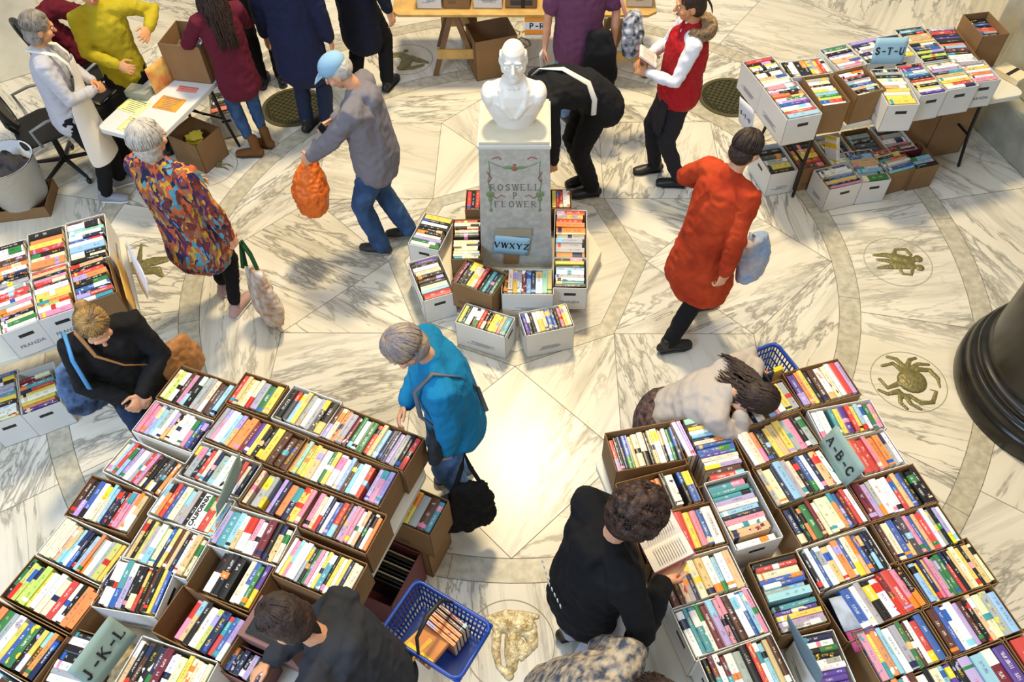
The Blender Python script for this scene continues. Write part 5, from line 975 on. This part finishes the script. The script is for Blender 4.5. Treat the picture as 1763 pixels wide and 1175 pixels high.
b=carton(-2.86,1.86,-72,.34,.22,.001,.25,'white','black and white carton of dark books on the floor beside the maroon-clad person','book cartons around the hall',seed=77)
for i,k in enumerate('kskhnrk'):
    pass
B=BM2(); rg=random.Random(5)
a=R(-72); e=Vector((math.cos(a),math.sin(a),0)); n=Vector((-e.y,e.x,0))
for i,k in enumerate('kskhnrdk'):
    P=Vector((-2.86,1.86,0))+e*(.02+i*.04+.02)+n*.11; one_book((P.x,P.y,.008),(0,0,a),.038,.2,.225,k,'%s book, %s from the back in the black and white floor carton'%(CN[k],ORD[i]),i,True,'books in the black and white floor carton')
sheet('salmon_slip',(-2.70,1.66,.243),(.9,.4,0),(-.4,.9,0),.2,.06,pinkp,'salmon paper slip on the dark books in the floor carton','paper')
# office chair
def office_chair(loc,rz,label,arms=True):
    c=empty('office_chair',loc,R(rz),label,'chair'); mesh_=mat('chair_mesh','#4a4a48',.7,bump=.6,bscale=300); pl=mat('chair_plastic','#1d1d1e',.5); ar=mat('grey_plastic','#8a8a88',.4)
    b=MB(); b.chain([(0,-.22,.47),(0,0,.49),(0,.22,.48)],[(.23,.035),(.25,.04),(.22,.035)],20,side=(1,0,0)); b.build('seat',mat('chair_seat','#151516',.9),c,smooth=True)
    ring=[(.24*math.sin(t)*(1-.12*math.cos(t)),-.25-.06*math.cos(t)*-1,.86-.27*math.cos(t)) for t in [2*PI*i/24 for i in range(25)]]
    b=MB(); b.chain(ring,[.024]*25,8,caps=False); b.chain([(0,-.2,.45),(0,-.27,.6),(0,-.27,.85)],[(.04,.015)]*3,8,side=(1,0,0)); b.chain([(-.22,-.25,.72),(0,-.28,.78),(.22,-.25,.72)],[.015]*3,8); b.build('backrest_frame',pl,c,smooth=True)
    b=MB(); b.add([(x,y*1.0,z) for x,y,z in ring[:24]],[tuple(range(24))]); o=b.build('backrest_mesh',mesh_,c); s=o.modifiers.new('s','SOLIDIFY'); s.thickness=.004
    for s_ in (-1,1):
        b=MB(); b.chain([(s_*.22,-.1,.46),(s_*.30,-.1,.5),(s_*.30,-.12,.66),(s_*.29,.02,.69),(s_*.28,.16,.68),(s_*.29,.14,.55),(s_*.22,.1,.46)],[.013]*7,8); b.build('armrest',ar,c,smooth=True)
    b=MB(); b.chain([(0,0,.12),(0,0,.46)],[.028,.024],12); b.build('gas_stem',pl,c,smooth=True)
    for k in range(5):
        a=2*PI*k/5+.3; b=MB(); b.chain([(0,0,.13),(.3*math.cos(a),.3*math.sin(a),.075)],[.022,.015],8); o=b.build('base_leg',pl,c,smooth=True)
        b=MB(); b.ell((.3*math.cos(a),.3*math.sin(a),.03),(.03,.022,.03),n=12); b.build('caster',pl,o,smooth=True)
    return c
office_chair((-4.0,1.12,0),-55,'black mesh office chair with grey arm loops at the left edge')
ch2=office_chair((-3.92,1.86,0),-40,'black office chair with a maroon coat over its back, behind the apron')
b=MB(); b.chain([(-4.12,1.70,.82),(-4.03,1.76,1.06),(-3.90,1.84,1.13),(-3.76,1.92,1.04),(-3.66,1.98,.80)],[.06,.07,.08,.07,.06],12); b.chain([(-4.0,1.80,1.0),(-3.9,1.86,.7)],[.09,.12],12); o=b.remesh('draped_coat',fabric('maroon_coat','#5e1422'),None,.012,2,wr=.03,wscale=.1); tag(o,'maroon coat draped over the back of the rear office chair','coat')
b=MB(); b.box((-3.50,1.20,.36),(.30,.34,.72),R(-22)); o=b.build('draped_table',fabric('black_tablecloth','#101012'),bevel=.02); tag(o,'low side table covered with a black cloth behind the apron','table')
one_book((-3.44,1.20,.737),(0,PI/2,R(-20)),.03,.24,.17,'k','black book lying on the black tablecloth',4)
one_book((-3.55,1.16,.733),(0,PI/2,R(10)),.02,.22,.16,'q' if 0 else 'n','navy folder lying on the black tablecloth beside the book',5,cat='folder',name='folder')
# waste basket
wb=empty('waste_basket',(-4.20,.66,0),0,'round bin with a white liner and dark cloth inside at the left edge','bin')
b=MB(); b.lathe([(.17,.1),(.2,.1),(.25,.5),(.255,.5),(.24,.5),(.2,.15),(.01,.14)],40); b.build('liner',mat('white_liner','#d6d8d8',.4,bump=.4,bscale=20),wb,smooth=True)
b=MB(); b.ell((0,0,.36),(.2,.2,.07)); b.chain([(-.1,.02,.42),(0,.06,.45),(.08,0,.42)],[.05,.07,.05]); b.remesh('dark_cloth',fabric('grey_cloth','#3d3c40'),wb,.012,2,wr=.03,wscale=.07)
b=MB(); b.ell((-.14,-.03,.42),(.05,.05,.04)); b.build('orange_wrapper',mat('orange_wrapper','#e0501c',.5),wb,smooth=True)
opencarton('flat_carton',(-4.20,.66,0),10,(.42,.36,.11),'low brown carton under the white-lined bin')
# ---------------------------------------------------------------- trestle table
wood=mat('pale_wood','#c9a25c',.6,var=.25,vscale=9); woodd=mat('dark_wood','#7c5a3c',.7,var=.3,vscale=9)
b=MB(); b.prism([(-1.16,2.40),(-1.1,2.335),(1.15,2.30),(1.23,2.36),(1.23,3.12),(-1.16,3.12)],.722,.748); o=b.build('trestle_board',wood,bevel=.004); tag(o,'long pale wooden board on sawhorses behind the bust','table')
def sawhorse(x,y,rz,label):
    r_=empty('sawhorse',(x,y,0),R(rz),label,'sawhorse')
    b=MB(); b.box((0,0,.68),(.09,.62,.08)); b.build('top_beam',woodd,r_)
    for sx in (-1,1):
        for sy in (-1,1):
            b=MB(); b.box((sx*.115,sy*.25,.33),(.05,.045,.70),rot=Matrix.Rotation(-sx*.30,3,'Y')); b.build('leg',woodd,r_)
    for sy in (-1,1):
        b=MB(); b.box((0,sy*.28,.25),(.36,.02,.10)); b.build('cross_board',wood,r_)
sawhorse(-.62,2.76,0,'wooden A-frame sawhorse under the left half of the trestle board'); sawhorse(1.0,2.70,0,'wooden A-frame sawhorse under the right end of the trestle board')
for i,(x,w_,k,lb) in enumerate(((-.93,.23,'white','leftmost white carton on the trestle board with printed lines'),(-.69,.25,'brown','brown carton on the trestle board, second from the left'),(-.42,.27,'white','white FRANZIA carton on the trestle board'),(-.13,.29,'brown','brown carton with black tape marks on the trestle board'),(.96,.24,'white','white carton at the right end of the trestle board'))):
    r_=carton(x,2.43,-2,w_-.02,.38,.75,.24,k,lb,'book cartons around the hall',seed=200+i,x0=0,y0=0,x1=w_-.008,y1=.38)
    if i==2: text('FRANZIA',.045,grayink,r_,'box_print',(w_/2,-.0015,.09),(PI/2,0,0)); b=MB(); b.box((w_/2,-.001,.19),(w_*.9,.001,.07)); b.build('orange_print',orangep,r_)
    if i==3:
        b=MB(); b.box((w_*.55,-.001,.09),(.035,.002,.18)); b.build('black_tape',blackp,r_); b=MB(); b.box((w_*.5,-.001,.05),(.2,.0015,.05)); b.build('grey_print',ink,r_)
b=opencarton('lying_carton',(-.28,2.62,0),18,(.42,.34,.42),'brown carton standing under the trestle board left of the bust')
# FRANZIA prints on cartons
def boxprint(x,y,z,rz,body,size,m,label,sx=1): 
    pass
for o in list(C.objects):
    if o.name.startswith('book_carton') and 'label' in o and o['label']:
        lb=o['label']; bd=[c for c in o.children if c.name.startswith('carton_body')]
        def fr_(body,size,m,ysign=-1,end=True):
            mb=bd[0].data; xs=[v.co.x for v in mb.vertices]; ys=[v.co.y for v in mb.vertices]; zs=[v.co.z for v in mb.vertices]
            text(body,size,m,o,'box_print',(max(xs)+.0012,(min(ys)+max(ys))/2,max(zs)*.36),(PI/2,0,PI/2))
        if 'far-left table' in lb and 'front' in lb and 'white' in lb or 'printed FRANZIA' in lb or 'rightmost in the front row' in lb: fr_('FRANZIA',.036,grayink)
# ---------------------------------------------------------------- small boxes beside the left table
opencarton('stacked_carton',(-.55,-2.44,0),-23,(.28,.25,.35),'brown carton on the floor under the carton of thick yellow books')
rt_=empty('record_box',(-.735,-2.70,0),R(-23),'maroon box of black record sleeves standing on the floor beside the left table','box')
mar=mat('maroon_box','#6e3338',.6); b=MB()
for cx,cy,dx,dy in ((0,.17,.34,.006),(0,-.17,.34,.006),(.17,0,.006,.34),(-.17,0,.006,.34)): b.box((cx,cy,.18),(dx,dy,.36))
b.box((0,0,.003),(.34,.34,.006)); b.build('box_body',mar,rt_)
for i in range(9):
    b=MB(); b.box((0,.14-i*.022,.165),(.31,.008,.31),rot=Matrix.Rotation(.06,3,'X')); b.build('record_sleeve',mat('sleeve_black','#17171a',.3) if i%3 else mat('sleeve_edge','#9a8f7a',.5),rt_)
# mauve cassette box lid + tray
lid=empty('mauve_box',(-1.06,-3.24,.748),R(-22),'mauve card box with a black ridged tray beside the hooded shopper','box')
b=MB(); b.box((0,0,.12),(.3,.2,.24)); b.build('box_body',mat('mauve_card','#86605c',.8),lid); b=MB(); b.box((-.02,-.03,.2435),(.2,.1,.006))
b.build('tray',mat('tray_black','#242426',.5,bump=.8,bscale=200),lid)
# packing paper
b=MB(); b.chain([(-1.82,-3.33,.80),(-1.76,-3.40,.84),(-1.78,-3.50,.82)],[.05,.07,.06],10); o=b.remesh('packing_paper',mat('kraft_paper','#b09c74',.8),None,.008,0,wr=.05,wscale=.06); tag(o,'crumpled kraft paper beside the J-K-L sign','paper')
sheet('postcard',(1.60,-3.14,.985),(1,.25,0),(-.25,1,0),.12,.16,mat('blue_postcard','#b9c6dc',.6,var=.4,vscale=12),'pale blue postcard inside the half-empty right-table carton','card')
sheet('magenta_leaflet',(1.64,-3.22,.98),(1,.28,0),(-.28,1,0),.15,.17,mat('magenta_print','#a63c74',.6),'magenta leaflet under the postcard in the half-empty carton','card',lines=8)
one_book((4.0,1.36,.77),(0,PI/2,R(35)),.045,.22,.15,'c','cream paperback lying loose at the right end of the S-T-U table',9)
one_book((2.62,1.00,.30),(R(62),0,R(20)),.03,.22,.16,'w','white book tilted across the floor carton of purple spines',10)
for i,cx in enumerate((2.22,2.48,2.74,3.0,3.28)):
    P=Vector((2.10,.64,0))+ux*(.02+i*.27)+uy*.12
    carton(P.x,P.y,14.2,.22,.34,.001,.24,'white' if i%2==0 else 'brown','%s carton on the floor under the S-T-U table'%('leftmost','second','middle','fourth','rightmost')[i],'book cartons around the hall',seed=300+i)
    rg=random.Random(60+i)
    for j,k in enumerate(['kysdk','hryok','wskns','kddks','wswsk'][i]):
        Q_=P+ux*.11+uy*(.035+.062*j); one_book((Q_.x,Q_.y,.008),(0,0,R(14.2-90)),.055,.205,.215,k,'%s book, %s from the front in the %s carton under the S-T-U table'%(CN[k],ORD[j],('leftmost','second','middle','fourth','rightmost')[i]),j+9*i,True,'books under the S-T-U table')
bx=opencarton('tall_carton',(3.66,1.45,0),14,(.36,.36,.5),'dark brown carton standing under the right end of the S-T-U table')
# ---------------------------------------------------------------- baskets
bplast=mat('blue_plastic','#1f45a0',.35)
def basket(loc,rz,label,tilt=0,hbar=True):
    r_=empty('shopping_basket',loc,R(rz),label,'basket'); r_.rotation_euler=(tilt,0,R(rz)); H=.21; a,b_=.215,.145; a2,b2=.175,.11
    b=MB(); pts=rounded(-a,-b_,a,b_,.04,4); pts.append(pts[0]); b.chain([(x,y,H) for x,y in pts],[(.016,.011)]*len(pts),6,side=(0,0,1),caps=False); b.build('rim',bplast,r_,smooth=True)
    b=MB(); b.box((0,0,.004),(2*a2,2*b2,.008))
    def wall(p,q,p2,q2,n):
        p,q,p2,q2=[Vector(v) for v in (p,q,p2,q2)]
        for i in range(n+1):
            t=i/n; u=p.lerp(q,t); v=p2.lerp(q2,t); b.chain([u,v],[.0045,.0045],4,caps=False)
        for j in range(5):
            t=j/4; b.chain([p.lerp(p2,t),q.lerp(q2,t)],[.006,.006],4,caps=False)
    A=[(-a,-b_,H),(a,-b_,H),(a,b_,H),(-a,b_,H)]; D=[(-a2,-b2,0),(a2,-b2,0),(a2,b2,0),(-a2,b2,0)]
    for i in range(4): j=(i+1)%4; wall(A[i],A[j],D[i],D[j],18 if i%2==0 else 12)
    b.build('lattice_wall',bplast,r_)
    if hbar:
        b=MB(); b.chain([(0,-b_,H),(-.03,-.1,H+.09),(-.04,0,H+.11),(-.03,.1,H+.09),(0,b_,H)],[.007,.009,.013,.009,.007],8); b.build('handle',mat('handle_black','#242425',.5),r_,smooth=True)
    return r_
bk=basket((-.315,-3.235,.76),-30,'blue plastic basket of books hooked on the hooded shopper\'s arm',0)
o=one_book((-.34,-3.27,.90),(R(8),R(80),R(-30)),.03,.21,.16,'o','orange book with a brown spine lying in the lower blue basket',21)
o=one_book((-.43,-3.30,.88),(R(10),R(60),R(-38)),.02,.18,.12,'y','yellow paperback at the end of the lower blue basket',22)
for i,k in enumerate('mhoOo'.lower()): one_book((-.25-.022*i*.6,-3.16-.02*i,.79),(0,0,R(52)),.018,.19,.15,k,'%s paperback standing %s from the outer end in the lower blue basket'%(CN[k],ORD[i]),30+i,False,'paperbacks in the lower blue basket')
basket((1.42,-1.76,.74),25,'blue plastic basket with black handles behind the bending shopper',0)
for i,k in enumerate('ayrn'): one_book((1.34+.05*i,-1.78+.02*i,.76),(0,0,R(115)),.03,.19,.15,k,'%s book standing %s from the left in the upper blue basket'%(CN[k],ORD[i]),40+i,True,'books in the upper blue basket')
# ---------------------------------------------------------------- bags and things carried
def wl(p_,v): return tuple(Matrix.Translation(p_['root'].location)@Matrix.Rotation(p_['root'].rotation_euler.z,4,'Z')@Vector(v))
def bag(name,pts,rad,m,label,cat='bag',side=None,wr=.02,handles=None,hm=None,vox=.01,ws=.08):
    b=MB(); b.chain(pts,rad,16,side=side); r_=b.remesh(name,m,None,vox,2,wr=wr,wscale=ws); tag(r_,label,cat)
    for h_ in handles or []: b=MB(); b.chain(h_,[(.014,.004)]*len(h_),6,side=(1,0,0)); b.build('strap',hm or m,r_,smooth=True)
    return r_
bag('tote_bag',[(-1.86,-.56,.50),(-1.84,-.60,.36),(-1.82,-.64,.20),(-1.81,-.66,.10)],[(.12,.03),(.16,.06),(.17,.08),(.12,.06)],mat('floral_canvas','#a8866a',.8,var=.6,vscale=14,col2='#d9cfc4'),'brown and white patterned tote with dark green handles hanging from the white-haired person\'s hand',side=(.7,-.7,0),
    handles=[[(-1.93,-.51,.5),(-1.92,-.5,.62),(-1.90,-.49,.74),(-1.87,-.5,.62),(-1.82,-.58,.5)],[(-1.95,-.53,.5),(-1.93,-.51,.62),(-1.91,-.50,.74),(-1.86,-.53,.62),(-1.80,-.62,.5)]],hm=fabric('dark_green_web','#24482a'))
bag('plastic_bag',[(-1.50,.16,.88),(-1.52,.14,.78),(-1.54,.12,.66),(-1.54,.10,.54)],[.05,.10,.135,.11],mat('orange_bag','#e8701c',.45),'bright orange bag dangling from the hand of the person in the blue cap',wr=.03,ws=.06)
b=MB(); b.box((0,0,0),(.078,.010,.155)); o=b.build('phone',mat('phone_black','#141416',.25),bevel=.006); o.location=(-1.315,.12,1.17); o.rotation_euler=(R(-35),R(10),R(80)); tag(o,'black phone held by the person in the blue cap','phone')
b=MB(); b.box((0,.0056,0),(.07,.001,.145)); b.build('screen',mat('phone_screen','#6f7bd0',.2),o)
bag('tote_bag',[(-2.60,-1.62,.86),(-2.62,-1.66,.70),(-2.63,-1.70,.54)],[(.15,.04),(.17,.07),(.15,.06)],mat('navy_print','#1d2742',.8,var=.5,vscale=9,col2='#5d7ca8'),'navy tote with light blue pattern on the blonde shopper\'s shoulder',side=(.6,.8,0),handles=[[(-2.62,-1.60,.86),wl(p12,p12['S']['R']+Vector((.10,-.05,-.2))),wl(p12,p12['S']['R']+Vector((.0,-.02,.085))),wl(p12,p12['S']['R']+Vector((.02,.11,.0))),wl(p12,p12['S']['R']+Vector((.03,.14,-.22))),(-2.56,-1.74,.88)]],hm=mat('sky_strap','#4a90c8',.7))
bag('shoulder_bag',[(-2.02,-1.60,.95),(-2.0,-1.60,.84),(-1.99,-1.6,.73)],[(.12,.04),(.14,.06),(.13,.05)],mat('tan_leather','#a9743e',.6,bump=.3,bscale=60),'tan leather bag hanging at the blonde shopper\'s side',side=(.5,.8,0),handles=[[(-2.04,-1.66,.95),wl(p12,p12['w']+Vector((-.17,.13,.02))),wl(p12,p12['ch']+Vector((-.03,.175,.0))),wl(p12,p12['nk']+Vector((.07,.12,-.07))),wl(p12,p12['nk']+Vector((.10,.02,.05))),wl(p12,p12['nk']+Vector((.09,-.1,-.02)))]])
bag('carrier_bag',[(-.24,-2.30,.60),(-.24,-2.33,.44),(-.25,-2.36,.28),(-.26,-2.37,.22)],[(.10,.02),(.15,.035),(.17,.04),(.15,.03)],fabric('black_nylon','#161618'),'black cloth carrier hanging from the hand of the person in blue fleece',side=(.9,.35,0),wr=.03,handles=[[(-.31,-2.32,.6),(-.27,-2.25,.72),(-.25,-2.22,.82),(-.22,-2.25,.72),(-.17,-2.28,.6)]])
q=p13; SL=q['S']['L']
bag('messenger_bag',[wl(q,q['P']+Vector((-.17,.12,.08))),wl(q,q['P']+Vector((-.17,.13,-.06)))],[(.12,.04),(.13,.05)],fabric('dark_grey_canvas','#2d3036'),'dark grey messenger bag at the hip of the person in blue fleece',side=(.2,1,0),wr=.012,handles=[[wl(q,q['P']+Vector((-.17,.12,.10))),wl(q,q['ch']+Vector((-.175,.15,-.04))),wl(q,SL+Vector((.03,.125,.0))),wl(q,SL+Vector((.05,.02,.095))),wl(q,SL+Vector((.06,-.11,.0))),wl(q,q['ch']+Vector((-.05,-.18,-.08))),wl(q,q['P']+Vector((-.12,-.16,.1)))]],hm=mat('grey_strap','#5d5f66',.7))
bag('draped_jacket',[(.66,1.50,1.05),(.67,1.46,.92),(.68,1.45,.74),(.69,1.46,.56)],[(.10,.05),(.13,.06),(.14,.055),(.12,.04)],fabric('black_cotton','#1b1c20'),'black jacket draped in front of the person in purple','jacket',side=(1,0,0),wr=.02,ws=.14)
bag('shoulder_bag',[(.93,1.66,1.10),(.94,1.63,.96),(.94,1.60,.84)],[(.12,.06),(.14,.08),(.11,.06)],mat('blue_white_print','#2b3a58',.8,var=.6,vscale=22,col2='#d2d6de'),'blue and white patterned shoulder bag of the person in purple',side=(.5,.9,0),handles=[[(.88,1.6,1.12),(.80,1.62,1.34),(.72,1.7,1.42)]],hm=mat('pink_strap','#d69a88',.6))
sheet('leaflet',(.20,1.56,.78),(.4,1,0),(0,.2,1),.1,.2,whitep,'white leaflet in the hand of the person in purple','paper')
bag('light_blue_bag',[(1.60,-.62,.86),(1.62,-.64,.72),(1.62,-.65,.58)],[(.11,.05),(.14,.07),(.12,.06)],mat('pale_blue_cloth','#8aa4c8',.8,var=.4,vscale=7,col2='#c3b7b3'),'pale blue bag swinging at the side of the striding person in orange-red',side=(.8,.6,0),handles=[[(1.56,-.66,.86),(1.55,-.64,.96),(1.62,-.6,.86)]])
bag('shoulder_bag',[(.60,-3.27,1.0),(.61,-3.29,.84),(.62,-3.3,.68)],[(.08,.04),(.10,.06),(.09,.05)],mat('black_leather','#141416',.3),'glossy black shoulder bag at the curly-haired reader\'s hip',side=(.3,1,0))
# open book of the reader and booklet of the vest wearer
def open_book(c,ux,uy,w,h,label,name='open_book'):
    ux=Vector(ux).normalized(); uy=Vector(uy); uy=(uy-ux*uy.dot(ux)).normalized(); uz=ux.cross(uy); r_=empty(name,(0,0,0),0,label,'book'); Mx=Matrix((ux,uy,uz)).transposed().to_4x4(); Mx.translation=Vector(c); r_.matrix_world=Mx
    for s in (-1,1):
        b=MB(); vs=[]
        for i in range(9):
            t=i/8; x=s*t*w; z=.02*math.sin(min(1,t*1.6)*PI*.5)*(1-t*.45); vs+=[(x,-h/2,z),(x,h/2,z),(x,h/2,-.004),(x,-h/2,-.004)]
        b.add(vs,[(i*4+k,i*4+(k+1)%4,(i+1)*4+(k+1)%4,(i+1)*4+k) for i in range(8) for k in range(4)]+[(0,1,2,3),(32,33,34,35)]); o=b.build('page_block',mat('white_pages','#e3dcd2',.8),r_,recalc=True)
        b=MB()
        for i in range(12): b.box((s*w*.52,h*(.36-.06*i),.0175),(w*.7,.0025,.0012))
        b.build('printed_lines',mat('pale_print','#a9a49c',.8),o)
    b=MB(); b.box((0,0,-.006),(2*w+.012,h+.01,.003)); b.build('cover',mat('rose_cover','#b04a58',.5),r_)
open_book((.735,-2.90,1.215),(.37,-.93,0),(.93,.37,.32),.115,.20,'open white book with a rose cover in the hands of the curly-haired reader')
open_book((.98,.95,1.22),(.1,1,0),(-.8,.05,.55),.075,.15,'small open booklet held by the person in the red vest','booklet')
